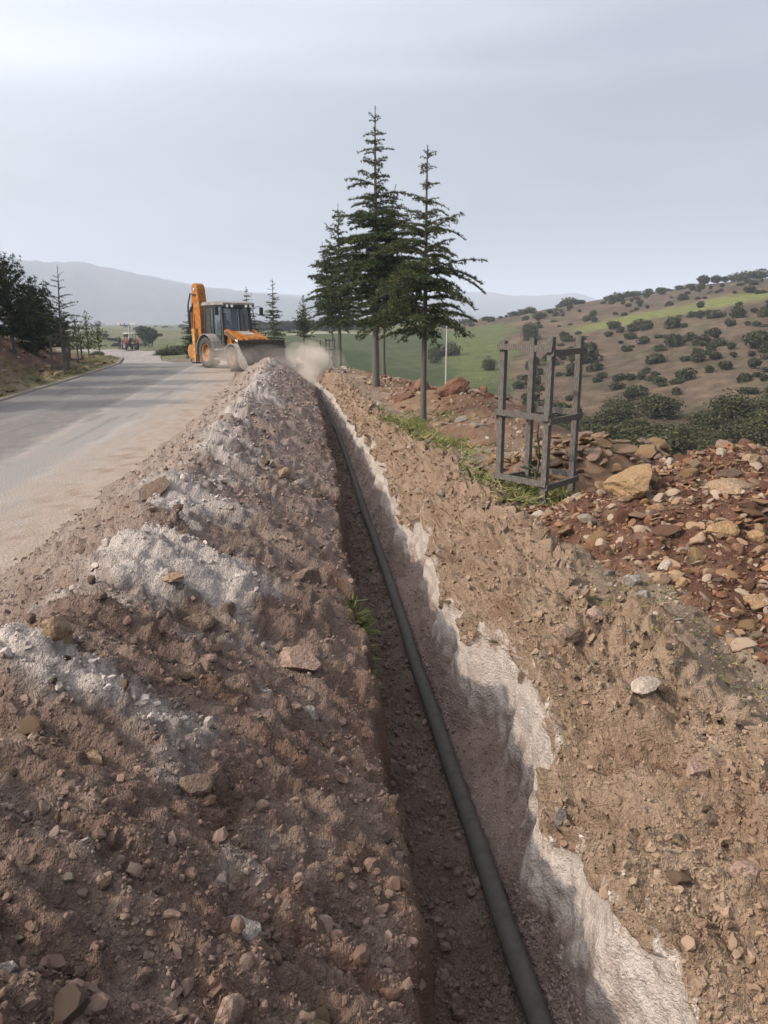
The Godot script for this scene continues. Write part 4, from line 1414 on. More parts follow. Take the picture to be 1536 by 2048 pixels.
func hillside_shrubs() -> void:
	rng.seed = 515
	var small := []
	for i in 8: small.append(shrub_mesh(700 + i, 1.0 + 0.22 * (i % 3), [0.62, 0.5, 0.7, 0.55, 0.8, 0.45, 0.6, 0.9][i], [4, 6, 3, 5, 3, 7, 5, 2][i], 520, 0.05))
	var big := []
	for i in 6: big.append(shrub_mesh(800 + i, 1.0, [0.62, 0.75, 0.55, 0.7, 0.85, 0.6][i], 9, 2400, 0.024, Color(0.038, 0.039, 0.02)))
	var at := func(a: float, d: float) -> Vector2: return Vector2(d * sin(deg_to_rad(a)), d * cos(deg_to_rad(a)))
	var used := []
	var n := 0
	var tries := 0
	while n < 260 and tries < 6000:
		tries += 1
		var a := rng.randf_range(9.5, 36.0)
		var d := 74.0 * pow(3.35, pow(rng.randf(), 0.9))
		if a < 15.8 and d < 212.0: continue
		if nz.hill.get_noise_2d(a * 9.0, d * 0.9) < -0.18: continue
		if a > 19.0 and absf(d - (166.0 + (a - 21.0) * 1.4)) < 9.0 and rng.randf() < 0.85: continue
		var p: Vector2 = at.call(a, d)
		var w := power(1.1, 3.4, 1.1)
		var ok := true
		for u in used:
			if p.distance_to(u[0]) < (w + u[1]) * 0.42: ok = false; break
		if not ok: continue
		used.append([p, w]); n += 1
		var where := "upper part" if d > 185 else ("middle" if d > 115 else "foot")
		var size := "large" if w > 3.2 else ("small" if w < 1.9 else "middle-sized")
		var zone := "left end by the field" if a < 16.5 else ("seen over the guard" if a < 20.0 else ("right of the guard" if a < 23.5 else ("over the red heap" if a < 27.5 else "at the right edge")))
		var kind := rng.randi() % 8
		var form: String = ["rounded", "spreading", "compact", "low", "upright", "ragged", "bushy", "twin-topped"][kind]
		shrub(small[kind], p.x, p.y, Vector3(w, w * rng.randf_range(0.85, 1.4), w), "%s %s dark shrub on the hillside's %s, %s" % [size, form, where, zone], "shrubs dotted over the brown hillside")
	# thicket in the valley
	for i in 80:
		var a := rng.randf_range(12.0, 36.5)
		var d := rng.randf_range(50.0, 72.0) + maxf(0.0, 22.0 - a) * 1.5
		if a > 22.0 and rng.randf() < 0.3: d += 8.0
		var p: Vector2 = at.call(a, d)
		var w := power(1.5, 4.8, 0.5)
		shrub(big[rng.randi() % 6], p.x, p.y, Vector3(w, w * rng.randf_range(0.55, 0.85), w), "%s dark bush of the valley thicket, %s" % ["big" if w > 3.5 else "smaller", "seen behind the timber tree guard" if a < 19.0 else ("above the stone pile" if a < 23.0 else ("above the left part of the red heap" if a < 28.0 else "above the red heap at the right edge"))], "bushes of the valley thicket", "bush", "bush")
	for i in 16:
		var a := rng.randf_range(9.5, 15.5)
		var d := rng.randf_range(58.0, 84.0)
		var p: Vector2 = at.call(a, d)
		var w := rng.randf_range(1.6, 3.2)
		shrub(big[rng.randi() % 6], p.x, p.y, Vector3(w, w, w), "dark bush at the near edge of the green field below the verge", "bushes at the edge of the green field", "bush", "bush")
	for q in [[9.75, 128, 3.0, 3.6, "round dark bush in the green field right of the nearest cedar's trunk"], [10.9, 142, 3.8, 4.4, "largest dark bush in the green field beside the thin pole"], [13.6, 115, 2.1, 2.9, "lone round bush on the lighter green patch left of the tree guard"], [16.5, 150, 3.4, 5.0, "tall round bush at the right corner of the green field"], [7.0, 90, 2.2, 2.2, "dim bush low in the green field behind the two slim trunks"]]:
		var p: Vector2 = at.call(q[0], q[1])
		shrub(big[rng.randi() % 6], p.x, p.y, Vector3(q[2], q[3], q[2]) * 1.1, q[4], "")
	# skyline of the hill
	for q in [[22.0, 252, 5.0], [22.7, 253, 5.5], [23.3, 254, 4.6], [24.2, 256, 3.4], [25.0, 257, 3.8], [25.4, 256, 3.0], [26.3, 258, 4.0], [26.9, 259, 3.6], [27.7, 260, 5.0], [28.3, 262, 4.4], [29.0, 262, 3.2], [29.6, 262, 4.6], [30.3, 263, 5.4], [31.0, 264, 6.0], [32.2, 264, 5.0], [18.7, 250, 4.4], [19.2, 250, 4.8], [19.7, 250, 4.0], [15.2, 240, 3.4], [15.9, 243, 4.0], [16.3, 244, 3.6], [13.4, 236, 3.2], [12.0, 236, 4.2]]:
		var p: Vector2 = at.call(q[0], q[1])
		shrub(small[rng.randi() % 8], p.x, p.y, Vector3(q[2], q[2] * 0.95, q[2]), "dark bushy tree on the skyline of the right hillside", "trees on the skyline of the hill", "bushy_tree", "tree")
	var mass := [[], [], []]
	for i in 26:
		mass[0].append([-4.2 + i * 0.34 + rng.randf_range(-0.2, 0.2), rng.randf_range(228, 262), rng.randf_range(4.5, 8.0), 0.75])
	for i in 22:
		mass[1].append([rng.randf_range(-17.5, -6.0), rng.randf_range(330, 560), rng.randf_range(3.0, 8.0), 0.6])
	for i in 14:
		mass[2].append([rng.randf_range(-17.0, -6.0), rng.randf_range(150, 300), rng.randf_range(1.2, 2.4), 0.8])
	var called := ["hedge", "far_scrub", "plain_scrub"]
	var said := ["dark hedge line along the far edge of the green field", "dark scrub along the rim of the far plain below the mountain at the left", "small bushes scattered over the green plain left of the boom"]
	for k in 3:
		var xf := []
		for q in mass[k]:
			var p: Vector2 = at.call(q[0], q[1])
			xf.append(Transform3D(Basis(Vector3.UP, rng.randf() * TAU).scaled_local(Vector3(q[2], q[2] * q[3], q[2])), Vector3(p.x, g(p.x, p.y) - 0.1, -p.y)))
		tag(scatter(called[k], small[[0, 3, 6][k]], M.leaf, xf, [], self), said[k], "scrub" if k else "hedge")
	for q in [[-8.2, 84.0, 3.0, "low green bush right of the far road, nearest the boom"], [-8.9, 82.0, 2.6, "middle green bush right of the far road"], [-9.8, 80.0, 1.8, "leftmost green bush right of the far road"], [-7.4, 78.0, 2.8, "green bush behind the slender cedar left of the boom"], [-14.5, 62.0, 1.8, "dark bush left of the far road near the tractor"], [-15.2, 58.0, 1.9, "dark bush at the end of the young pine row"], [-14.0, 70.0, 1.4, "small dark bush left of the far road's bend"]]:
		var p: Vector2 = at.call(q[0], q[1])
		shrub(big[rng.randi() % 6], p.x, p.y, Vector3(q[2], q[2] * 0.75, q[2]), q[3], "")

func pole(label: String, x: float, t: float, top: float, r: float, arm: float) -> void:
	var y := g(x, t)
	var root := thing("utility_pole", label, "utility pole", Vector3(x, y, -t))
	var mb := MB.new()
	mb.tube([Vector3(0, -0.5, 0), Vector3(0, top - y, 0)], [r, r * 0.7], 8)
	obj("post", mb.mesh(), M.concrete, root)
	if arm > 0.0:
		var a := MB.new()
		a.bar(Vector3(-arm, top - y - 0.25, 0), Vector3(0.15, top - y - 0.25, 0), 0.12, 0.12)
		for q in [-0.95, -0.5]: a.tube([Vector3(arm * q, top - y - 0.2, 0), Vector3(arm * q, top - y + 0.12, 0)], [0.06, 0.05], 6)
		obj("crossarm", a.mesh(), M.darkgrey, root)

func wheel(root: Node, called: String, at: Vector3, R: float, w: float, lugs: int, tyre_m: Material, rim_m: Material) -> void:
	var mb := MB.new()
	var h := w * 0.5
	var ri := R * 0.56
	mb.lathe(Vector3.ZERO, [Vector2(ri, h * 0.75), Vector2(ri * 1.1, h * 0.95), Vector2(R * 0.86, h), Vector2(R * 0.96, h * 0.85), Vector2(R * 0.965, 0), Vector2(R * 0.96, -h * 0.85), Vector2(R * 0.86, -h), Vector2(ri * 1.1, -h * 0.95), Vector2(ri, -h * 0.75)], 36)
	for i in lugs:
		for s in [-1, 1]:
			var a: float = TAU * (i + (0.5 if s > 0 else 0.0)) / lugs
			var b := Basis(Vector3.RIGHT, a)
			var c := b * Vector3(s * h * 0.48, R * 0.975, 0)
			mb.box(c, Vector3(h * 1.05, R * 0.075, R * 0.085), b * Basis(Vector3.UP, s * 0.6))
	var o := obj(called, mb.mesh(), tyre_m, root)
	o.position = at
	var rb := MB.new()
	rb.lathe(Vector3.ZERO, [Vector2(0.001, h * 0.35), Vector2(R * 0.16, h * 0.38), Vector2(R * 0.2, h * 0.1), Vector2(R * 0.44, h * 0.2), Vector2(R * 0.5, h * 0.7), Vector2(ri * 1.03, h * 0.86), Vector2(ri * 1.03, -h * 0.86), Vector2(R * 0.5, -h * 0.7), Vector2(R * 0.44, -h * 0.2), Vector2(R * 0.2, -h * 0.1), Vector2(0.001, -h * 0.3)], 28)
	for i in 8:
		var a := TAU * i / 8.0
		for s in [-1, 1]: rb.box(Vector3(s * h * 0.26, cos(a) * R * 0.3, sin(a) * R * 0.3), Vector3(h * 0.2, 0.035, 0.035))
	obj("rim", rb.mesh(), rim_m, o)

func part(root: Node, called: String, m: Material, build: Callable) -> MeshInstance3D:
	var mb := MB.new()
	build.call(mb)
	return obj(called, mb.mesh(), m, root)

func ring(z: float, y: float, r0: float, r1: float, a0: float, a1: float) -> PackedVector2Array:
	var p := PackedVector2Array()
	for i in 13:
		var a := deg_to_rad(lerpf(a0, a1, i / 12.0))
		p.append(Vector2(z + cos(a) * r1, y + sin(a) * r1))
	for i in 13:
		var a := deg_to_rad(lerpf(a1, a0, i / 12.0))
		p.append(Vector2(z + cos(a) * r0, y + sin(a) * r0))
	return p

func backhoe() -> void:
	var at := Vector3(-3.38, -0.02, -37.4)
	var turn := atan2(-0.56, -0.83)
	var root := thing("backhoe_loader", "orange and black backhoe loader pushing earth at the far end of the heap", "backhoe loader", at, turn)
	for s in [1.0, -1.0]:
		wheel(root, "rear_wheel", Vector3(s * 0.93, 0.7, 0), 0.7, 0.46, 20, M.tyre, M.rim)
		wheel(root, "front_wheel", Vector3(s * 0.86, 0.5, -2.17), 0.5, 0.34, 18, M.tyre, M.rim)
	part(root, "chassis", M.darkgrey, func(m):
		m.box(Vector3(0, 0.66, -0.7), Vector3(0.78, 0.44, 3.2))
		m.box(Vector3(0, 0.52, -2.17), Vector3(1.5, 0.2, 0.22))
		m.box(Vector3(0, 0.7, 0), Vector3(1.5, 0.26, 0.3))
		m.box(Vector3(0.62, 0.72, -1.0), Vector3(0.5, 0.5, 0.9))
		m.box(Vector3(-0.62, 0.72, -1.0), Vector3(0.5, 0.5, 0.9)))
	for s in [1.0, -1.0]:
		part(root, "rear_fender", M.dusty, func(m): m.prism(ring(0.0, 0.7, 0.8, 0.84, -8, 172), minf(s * 0.66, s * 1.18), maxf(s * 0.66, s * 1.18)))
		part(root, "front_mudguard", M.dusty, func(m): m.prism(ring(-2.17, 0.5, 0.6, 0.63, 10, 170), minf(s * 0.68, s * 1.05), maxf(s * 0.68, s * 1.05)))
		part(root, "step", M.dusty, func(m):
			for y in [0.45, 0.85]: m.box(Vector3(s * 0.98, y, -1.0), Vector3(0.26, 0.05, 0.42)))
	# cab
	part(root, "cab_body", M.darkgrey, func(m):
		m.prism(PackedVector2Array([Vector2(-1.0, 0.9), Vector2(0.68, 0.9), Vector2(0.74, 1.5), Vector2(0.2, 1.52), Vector2(-0.2, 1.42), Vector2(-1.02, 1.42)]), -0.72, 0.72))
	part(root, "cab_frame", M.black, func(m):
		for s in [1.0, -1.0]:
			m.bar(Vector3(s * 0.7, 1.4, -1.02), Vector3(s * 0.68, 2.78, -0.86), 0.09, 0.1)
			m.bar(Vector3(s * 0.72, 1.45, -0.12), Vector3(s * 0.7, 2.78, -0.12), 0.09, 0.1)
			m.bar(Vector3(s * 0.7, 1.45, 0.7), Vector3(s * 0.68, 2.78, 0.66), 0.1, 0.12)
			m.bar(Vector3(s * 0.69, 2.74, -0.9), Vector3(s * 0.69, 2.74, 0.68), 0.09, 0.09)
			m.bar(Vector3(s * 0.71, 1.45, -0.98), Vector3(s * 0.71, 1.45, 0.68), 0.07, 0.07)
		m.bar(Vector3(-0.7, 2.74, -0.87), Vector3(0.7, 2.74, -0.87), 0.1, 0.1)
		m.bar(Vector3(-0.7, 2.74, 0.66), Vector3(0.7, 2.74, 0.66), 0.1, 0.1)
		m.bar(Vector3(-0.7, 1.44, -1.02), Vector3(0.7, 1.44, -1.02), 0.08, 0.08)
		m.bar(Vector3(-0.16, 1.44, -1.03), Vector3(-0.16, 2.76, -0.88), 0.045, 0.05))
	part(root, "rear_corner_panel", M.darkgrey, func(m):
		for s in [1.0, -1.0]: m.box(Vector3(s * 0.705, 2.1, 0.42), Vector3(0.03, 1.22, 0.5)))
	for q in [["front_window", Vector3(0, 2.1, -0.95), Vector3(1.3, 1.3, 0.012), -0.115], ["side_window", Vector3(0.715, 2.1, -0.52), Vector3(0.012, 1.26, 0.7), 0.0], ["side_window", Vector3(-0.715, 2.1, -0.52), Vector3(0.012, 1.26, 0.7), 0.0], ["rear_window", Vector3(0, 2.1, 0.69), Vector3(1.3, 1.2, 0.012), 0.0]]:
		part(root, q[0], M.glass, func(m): m.box(q[1], q[2], Basis(Vector3.RIGHT, q[3] * -1.0)))
	part(root, "roof", M.dusty, func(m):
		m.prism(PackedVector2Array([Vector2(-1.2, 2.8), Vector2(-1.18, 2.88), Vector2(-0.9, 2.95), Vector2(0.7, 2.94), Vector2(0.88, 2.86), Vector2(0.88, 2.79)]), -0.8, 0.8))
	part(root, "visor", M.black, func(m): m.box(Vector3(0, 2.76, -1.12), Vector3(1.58, 0.12, 0.14)))
	for x in [-0.6, -0.36, 0.36, 0.6]:
		part(root, "work_light", M.lamp, func(m): m.lathe(Vector3(0, 0, 0), [Vector2(0.001, 0.03), Vector2(0.06, 0.02), Vector2(0.065, -0.05), Vector2(0.001, -0.06)], 12)).transform = Transform3D(Basis(Vector3.UP, PI / 2), Vector3(x, 2.74, -1.21))
	for s in [1.0, -1.0]:
		part(root, "headlight", M.lamp, func(m): m.lathe(Vector3(0, 0, 0), [Vector2(0.001, 0.04), Vector2(0.085, 0.02), Vector2(0.09, -0.06), Vector2(0.001, -0.08)], 14)).transform = Transform3D(Basis(Vector3.UP, PI / 2), Vector3(s * 0.58, 1.62, -1.1))
		part(root, "mirror", M.black, func(m):
			m.tube([Vector3(s * 0.74, 2.7, -1.05), Vector3(s * 1.12, 2.74, -1.2)], [0.014, 0.014], 6)
			m.box(Vector3(s * 1.14, 2.52, -1.22), Vector3(0.17, 0.36, 0.06)))
		part(root, "handrail", M.black, func(m): m.tube([Vector3(s * 0.86, 1.3, -1.05), Vector3(s * 0.9, 1.6, -1.12), Vector3(s * 0.84, 2.6, -0.98)], [0.018, 0.018, 0.018], 6))
	part(root, "seat", M.black, func(m):
		m.box(Vector3(0, 1.5, 0.18), Vector3(0.5, 0.14, 0.5))
		m.box(Vector3(0, 1.85, 0.42), Vector3(0.48, 0.6, 0.12), Basis(Vector3.RIGHT, -0.12)))
	part(root, "steering_wheel", M.black, func(m):
		var r := []; var w := []
		for i in 17:
			var a := TAU * i / 16.0
			r.append(Vector3(cos(a) * 0.2, 1.82 + sin(a) * 0.1, -0.52 + sin(a) * 0.16)); w.append(0.018)
		m.tube(r, w, 6, false)
		m.tube([Vector3(0, 1.4, -0.78), Vector3(0, 1.82, -0.52)], [0.04, 0.03], 8))
	# bonnet
	var hood := part(root, "bonnet", M.orange, func(m): m.prism(PackedVector2Array([Vector2(-1.03, 0.92), Vector2(-1.03, 1.66), Vector2(-1.35, 1.66), Vector2(-2.5, 1.42), Vector2(-2.62, 1.33), Vector2(-2.66, 1.2), Vector2(-2.66, 0.92)]), -0.43, 0.43))
	part(hood, "pale_plate", M.steel, func(m): m.box(Vector3(0.02, 1.575, -1.8), Vector3(0.5, 0.02, 0.62), Basis(Vector3.RIGHT, -0.205)))  # light grey plate on the sloping bonnet top
	part(hood, "side_grille", M.black, func(m):
		for s in [1.0, -1.0]:
			for k in 4: m.box(Vector3(s * 0.433, 1.0 + k * 0.1, -2.0), Vector3(0.012, 0.05, 0.75)))
	part(hood, "front_grille", M.black, func(m):
		m.box(Vector3(0, 1.05, -2.668), Vector3(0.74, 0.46, 0.03))
		for k in 5: m.box(Vector3(0, 0.88 + k * 0.085, -2.69), Vector3(0.76, 0.02, 0.03)))
	part(root, "exhaust", M.black, func(m): m.tube([Vector3(-0.5, 1.3, -1.25), Vector3(-0.52, 2.2, -1.2), Vector3(-0.52, 2.55, -1.18)], [0.05, 0.05, 0.04], 8))
	# loader
	for s in [1.0, -1.0]:
		part(root, "loader_arm", M.orange, func(m): m.prism(PackedVector2Array([Vector2(-0.98, 1.5), Vector2(-1.05, 1.7), Vector2(-1.25, 1.74), Vector2(-2.35, 1.36), Vector2(-2.62, 1.18), Vector2(-3.02, 0.52), Vector2(-2.98, 0.36), Vector2(-2.82, 0.36), Vector2(-2.42, 0.98), Vector2(-2.2, 1.14), Vector2(-1.25, 1.46)]), minf(s * 0.58, s * 0.71), maxf(s * 0.58, s * 0.71)))
		part(root, "loader_tower", M.orange, func(m): m.prism(PackedVector2Array([Vector2(-0.95, 0.85), Vector2(-0.98, 1.62), Vector2(-1.25, 1.62), Vector2(-1.55, 0.85)]), minf(s * 0.47, s * 0.57), maxf(s * 0.47, s * 0.57)))
		part(root, "loader_cylinder", M.black, func(m): m.tube([Vector3(s * 0.76, 1.6, -1.3), Vector3(s * 0.76, 1.28, -2.1)], [0.055, 0.055], 10))
		part(root, "loader_rod", M.steel, func(m): m.tube([Vector3(s * 0.76, 1.28, -2.1), Vector3(s * 0.72, 0.98, -2.9)], [0.032, 0.032], 8))
	var bucket := part(root, "loader_bucket", M.bucket, func(m):
		var o := [Vector2(-3.0, 1.26), Vector2(-2.98, 0.8), Vector2(-3.02, 0.4), Vector2(-3.2, 0.16), Vector2(-3.45, 0.08), Vector2(-4.0, 0.06)]
		var poly := PackedVector2Array()
		for p in o: poly.append(p)
		for i in range(o.size() - 1, -1, -1): poly.append(o[i] + Vector2(-0.045, 0.03))
		m.prism(poly, -1.17, 1.17)
		m.box(Vector3(0, 1.24, -3.03), Vector3(2.34, 0.1, 0.08)))
	for s in [1.0, -1.0]:
		part(bucket, "side_plate", M.dusty, func(m): m.prism(PackedVector2Array([Vector2(-3.03, 1.2), Vector2(-3.02, 0.4), Vector2(-3.2, 0.15), Vector2(-3.45, 0.08), Vector2(-3.98, 0.07), Vector2(-3.75, 0.42), Vector2(-3.3, 0.85)]), minf(s * 1.175, s * 1.205), maxf(s * 1.175, s * 1.205)))
		part(bucket, "bracket", M.orange, func(m): m.prism(PackedVector2Array([Vector2(-2.98, 1.1), Vector2(-2.98, 0.3), Vector2(-2.8, 0.3), Vector2(-2.78, 0.55), Vector2(-2.85, 1.1)]), minf(s * 0.54, s * 0.58), maxf(s * 0.54, s * 0.58)))
	part(bucket, "cutting_edge", M.steel, func(m): m.box(Vector3(0, 0.055, -4.0), Vector3(2.36, 0.03, 0.14)))
	# rear end
	part(root, "rear_frame", M.darkgrey, func(m):
		m.box(Vector3(0, 0.62, 1.0), Vector3(2.2, 0.2, 0.16))
		m.box(Vector3(0, 1.2, 1.0), Vector3(2.2, 0.16, 0.16))
		m.box(Vector3(0.5, 0.9, 1.18), Vector3(0.5, 0.85, 0.22)))
	for s in [1.0, -1.0]:
		var leg := part(root, "stabilizer_leg", M.orange_pale, func(m): m.box(Vector3(s * 1.08, 1.0, 1.02), Vector3(0.2, 1.5, 0.22)))
		part(leg, "foot", M.darkgrey, func(m): m.box(Vector3(s * 1.08, 0.2, 1.02), Vector3(0.34, 0.06, 0.42)))
	var bx := 0.5
	part(root, "boom", M.orange, func(m): m.prism(PackedVector2Array([Vector2(1.3, 0.6), Vector2(1.16, 1.0), Vector2(1.2, 2.5), Vector2(1.36, 3.55), Vector2(1.46, 3.74), Vector2(1.62, 3.82), Vector2(1.84, 3.78), Vector2(1.94, 3.6), Vector2(1.78, 2.3), Vector2(1.72, 1.0), Vector2(1.6, 0.6)]), bx - 0.2, bx + 0.2))
	part(root, "dipper_arm", M.orange, func(m): m.prism(PackedVector2Array([Vector2(1.86, 3.3), Vector2(1.98, 3.42), Vector2(2.1, 3.3), Vector2(2.26, 2.1), Vector2(2.22, 0.9), Vector2(2.06, 0.9), Vector2(1.96, 2.1)]), bx - 0.15, bx + 0.15))
	part(root, "boom_cylinder", M.black, func(m): m.tube([Vector3(bx + 0.05, 3.1, 1.86), Vector3(bx + 0.26, 2.5, 2.16), Vector3(bx + 0.26, 1.8, 2.2)], [0.05, 0.065, 0.06], 10))
	part(root, "dipper_cylinder", M.orange_pale, func(m): m.tube([Vector3(bx + 0.24, 1.75, 1.95), Vector3(bx + 0.24, 0.5, 1.8)], [0.07, 0.075], 10))
	part(root, "hose", M.black, func(m): m.tube([Vector3(bx + 0.22, 3.3, 1.5), Vector3(bx + 0.3, 3.35, 1.9), Vector3(bx + 0.3, 2.8, 2.2), Vector3(bx + 0.28, 2.0, 2.26)], [0.03, 0.035, 0.035, 0.03], 8))
	part(root, "digging_bucket", M.rim, func(m): m.prism(PackedVector2Array([Vector2(1.75, 0.95), Vector2(2.3, 1.0), Vector2(2.5, 0.75), Vector2(2.4, 0.45), Vector2(2.1, 0.32), Vector2(1.8, 0.42)]), bx - 0.3, bx + 0.3))
	part(root, "pivot_pin", M.steel, func(m): m.lathe(Vector3(bx, 3.55, 1.66), [Vector2(0.001, 0.23), Vector2(0.07, 0.23), Vector2(0.07, -0.23), Vector2(0.001, -0.23)], 12))
	# the driver
	var dr := thing("person", "driver in dark clothes seated at the wheel inside the backhoe's cab", "person", at, turn)
	obj("clothing", body([[Vector3(0, 1.62, 0.2), Vector3(0, 2.02, 0.2), 0.15, 0.17], [Vector3(-0.18, 2.06, 0.2), Vector3(0.18, 2.06, 0.2), 0.075, 0.075], [Vector3(-0.21, 2.05, 0.2), Vector3(-0.27, 1.8, 0.02), 0.06, 0.05], [Vector3(-0.27, 1.8, 0.02), Vector3(-0.16, 1.86, -0.34), 0.048, 0.036], [Vector3(0.21, 2.05, 0.2), Vector3(0.27, 1.8, 0.02), 0.06, 0.05], [Vector3(0.27, 1.8, 0.02), Vector3(0.16, 1.86, -0.34), 0.048, 0.036], [Vector3(-0.1, 1.62, 0.2), Vector3(-0.12, 1.62, -0.25), 0.1, 0.075], [Vector3(0.1, 1.62, 0.2), Vector3(0.12, 1.62, -0.25), 0.1, 0.075], [Vector3(-0.12, 1.6, -0.25), Vector3(-0.12, 1.46, -0.4), 0.07, 0.055], [Vector3(0.12, 1.6, -0.25), Vector3(0.12, 1.46, -0.4), 0.07, 0.055]], 0.028, 0.05), M.cloth_dark, dr)
	obj("head", body([[Vector3(0, 2.12, 0.19), Vector3(0, 2.22, 0.17), 0.055, 0.055], [Vector3(0, 2.33, 0.18), Vector3(0, 2.27, 0.14), 0.1, 0.078], [Vector3(0, 2.3, 0.07), Vector3(0, 2.28, 0.045), 0.018, 0.016], [Vector3(-0.1, 2.31, 0.17), Vector3(-0.1, 2.29, 0.18), 0.02, 0.016], [Vector3(0.1, 2.31, 0.17), Vector3(0.1, 2.29, 0.18), 0.02, 0.016]], 0.014, 0.02), mat(Color(0.24, 0.14, 0.09), 0.6), dr)
	obj("hair", body([[Vector3(0, 2.37, 0.2), Vector3(0, 2.36, 0.17), 0.098, 0.09]], 0.016, 0.02), M.black, dr)
	for s in [1.0, -1.0]:
		var hand := [[Vector3(s * 0.16, 1.86, -0.36), Vector3(s * 0.17, 1.86, -0.42), 0.034, 0.032]]
		for f in 4: hand.append([Vector3(s * (0.15 + f * 0.016), 1.875, -0.42), Vector3(s * (0.16 + f * 0.016), 1.85, -0.49), 0.01, 0.009])
		hand.append([Vector3(s * 0.13, 1.86, -0.4), Vector3(s * 0.12, 1.84, -0.46), 0.012, 0.01])
		obj("hand", body(hand, 0.009, 0.01), mat(Color(0.24, 0.14, 0.09), 0.6), dr)

func far_things() -> void:
	pole("thin pale pole standing in the green field right of the nearest cedar", 17.7, 95.0, 1.75, 0.13, 0.0)
	pole("distant pole with a one-sided crossarm above the far tractor", -27.1, 130.0, 2.1, 0.16, 1.3)
	# small tractor on the far bend
	var y := g(-21.9, 104.0) + 0.1
	var root := thing("tractor", "small distant tractor with a canopy on the far bend of the road", "tractor", Vector3(-21.7, y, -104.0), 0.5)
	for s in [1.0, -1.0]:
		wheel(root, "rear_wheel", Vector3(s * 0.72, 0.62, 0.5), 0.62, 0.36, 16, M.tyre, M.dusty)
		wheel(root, "front_wheel", Vector3(s * 0.6, 0.36, -1.2), 0.36, 0.22, 14, M.tyre, M.dusty)
		part(root, "fender", M.tractor, func(m): m.prism(ring(0.5, 0.62, 0.68, 0.72, 20, 160), minf(s * 0.5, s * 0.92), maxf(s * 0.5, s * 0.92)))
	part(root, "bonnet", M.tractor, func(m): m.prism(PackedVector2Array([Vector2(-1.5, 0.6), Vector2(-1.5, 1.05), Vector2(-1.35, 1.15), Vector2(-0.2, 1.2), Vector2(-0.2, 0.6)]), -0.27, 0.27))
	part(root, "chassis", M.black, func(m): m.box(Vector3(0, 0.55, -0.3), Vector3(0.4, 0.35, 2.2)); m.box(Vector3(0, 0.36, -1.2), Vector3(1.1, 0.12, 0.14)); m.box(Vector3(0, 0.62, 0.5), Vector3(1.3, 0.16, 0.16)))
	part(root, "canopy", M.white, func(m): m.box(Vector3(0, 2.06, 0.35), Vector3(1.3, 0.07, 1.3)))
	for q in [[-0.55, -0.2], [0.55, -0.2], [-0.55, 0.9], [0.55, 0.9]]:
		part(root, "canopy_post", M.black, func(m): m.bar(Vector3(q[0], 0.8, q[1]), Vector3(q[0], 2.03, q[1]), 0.06, 0.06))
	part(root, "seat", M.black, func(m): m.box(Vector3(0, 1.0, 0.4), Vector3(0.42, 0.12, 0.4)); m.box(Vector3(0, 1.25, 0.6), Vector3(0.42, 0.4, 0.08)))
	part(root, "headlight", M.lamp, func(m): m.box(Vector3(0.2, 0.95, -1.51), Vector3(0.16, 0.14, 0.04)); m.box(Vector3(-0.2, 0.95, -1.51), Vector3(0.16, 0.14, 0.04)))
	var pr := thing("person", "standing person in dark clothes left of the distant tractor", "person", Vector3(-23.1, g(-23.1, 104.5) + 0.05, -104.5), 2.8)
	obj("clothing", body([[Vector3(0, 0.92, 0), Vector3(0, 1.35, 0), 0.15, 0.17], [Vector3(-0.17, 1.42, 0), Vector3(0.17, 1.42, 0), 0.075, 0.075], [Vector3(-0.22, 1.4, 0), Vector3(-0.27, 1.1, 0.02), 0.06, 0.05], [Vector3(-0.27, 1.1, 0.02), Vector3(-0.25, 0.86, -0.06), 0.048, 0.036], [Vector3(0.22, 1.4, 0), Vector3(0.27, 1.1, 0.02), 0.06, 0.05], [Vector3(0.27, 1.1, 0.02), Vector3(0.25, 0.86, -0.06), 0.048, 0.036], [Vector3(-0.09, 0.92, 0), Vector3(-0.1, 0.5, -0.02), 0.1, 0.07], [Vector3(-0.1, 0.5, -0.02), Vector3(-0.1, 0.08, 0.02), 0.065, 0.045], [Vector3(0.09, 0.92, 0), Vector3(0.11, 0.5, 0.0), 0.1, 0.07], [Vector3(0.11, 0.5, 0.0), Vector3(0.12, 0.08, 0.04), 0.065, 0.045], [Vector3(-0.1, 0.05, 0.04), Vector3(-0.11, 0.04, -0.12), 0.045, 0.04], [Vector3(0.12, 0.05, 0.06), Vector3(0.13, 0.04, -0.1), 0.045, 0.04]], 0.03, 0.05), M.cloth_dark, pr)
	obj("head", body([[Vector3(0, 1.48, 0), Vector3(0, 1.55, 0), 0.055, 0.055], [Vector3(0, 1.68, 0.01), Vector3(0, 1.61, -0.03), 0.1, 0.078]], 0.018, 0.02), mat(Color(0.2, 0.12, 0.08), 0.6), pr)
	# round tree on the plain
	rng.seed = 88
	var tr := thing("round_tree", "single round-crowned dark tree on the plain left of the boom", "tree", Vector3(-28.2, g(-28.2, 150.0), -150.0))
	part(tr, "trunk", M.bark, func(m):
		for q in [[-0.3, -0.9], [0.25, 0.5], [0.75, 1.2]]: m.tube([Vector3(q[0], -0.3, 0), Vector3(q[1], 1.6, 0.1)], [0.16, 0.11], 7))
	var crown := obj("crown", shrub_mesh(990, 4.4, 3.3, 9, 2600, 0.13, Color(0.032, 0.038, 0.02)), M.leaf, tr)
	crown.position = Vector3(0.1, 0.75, 0)
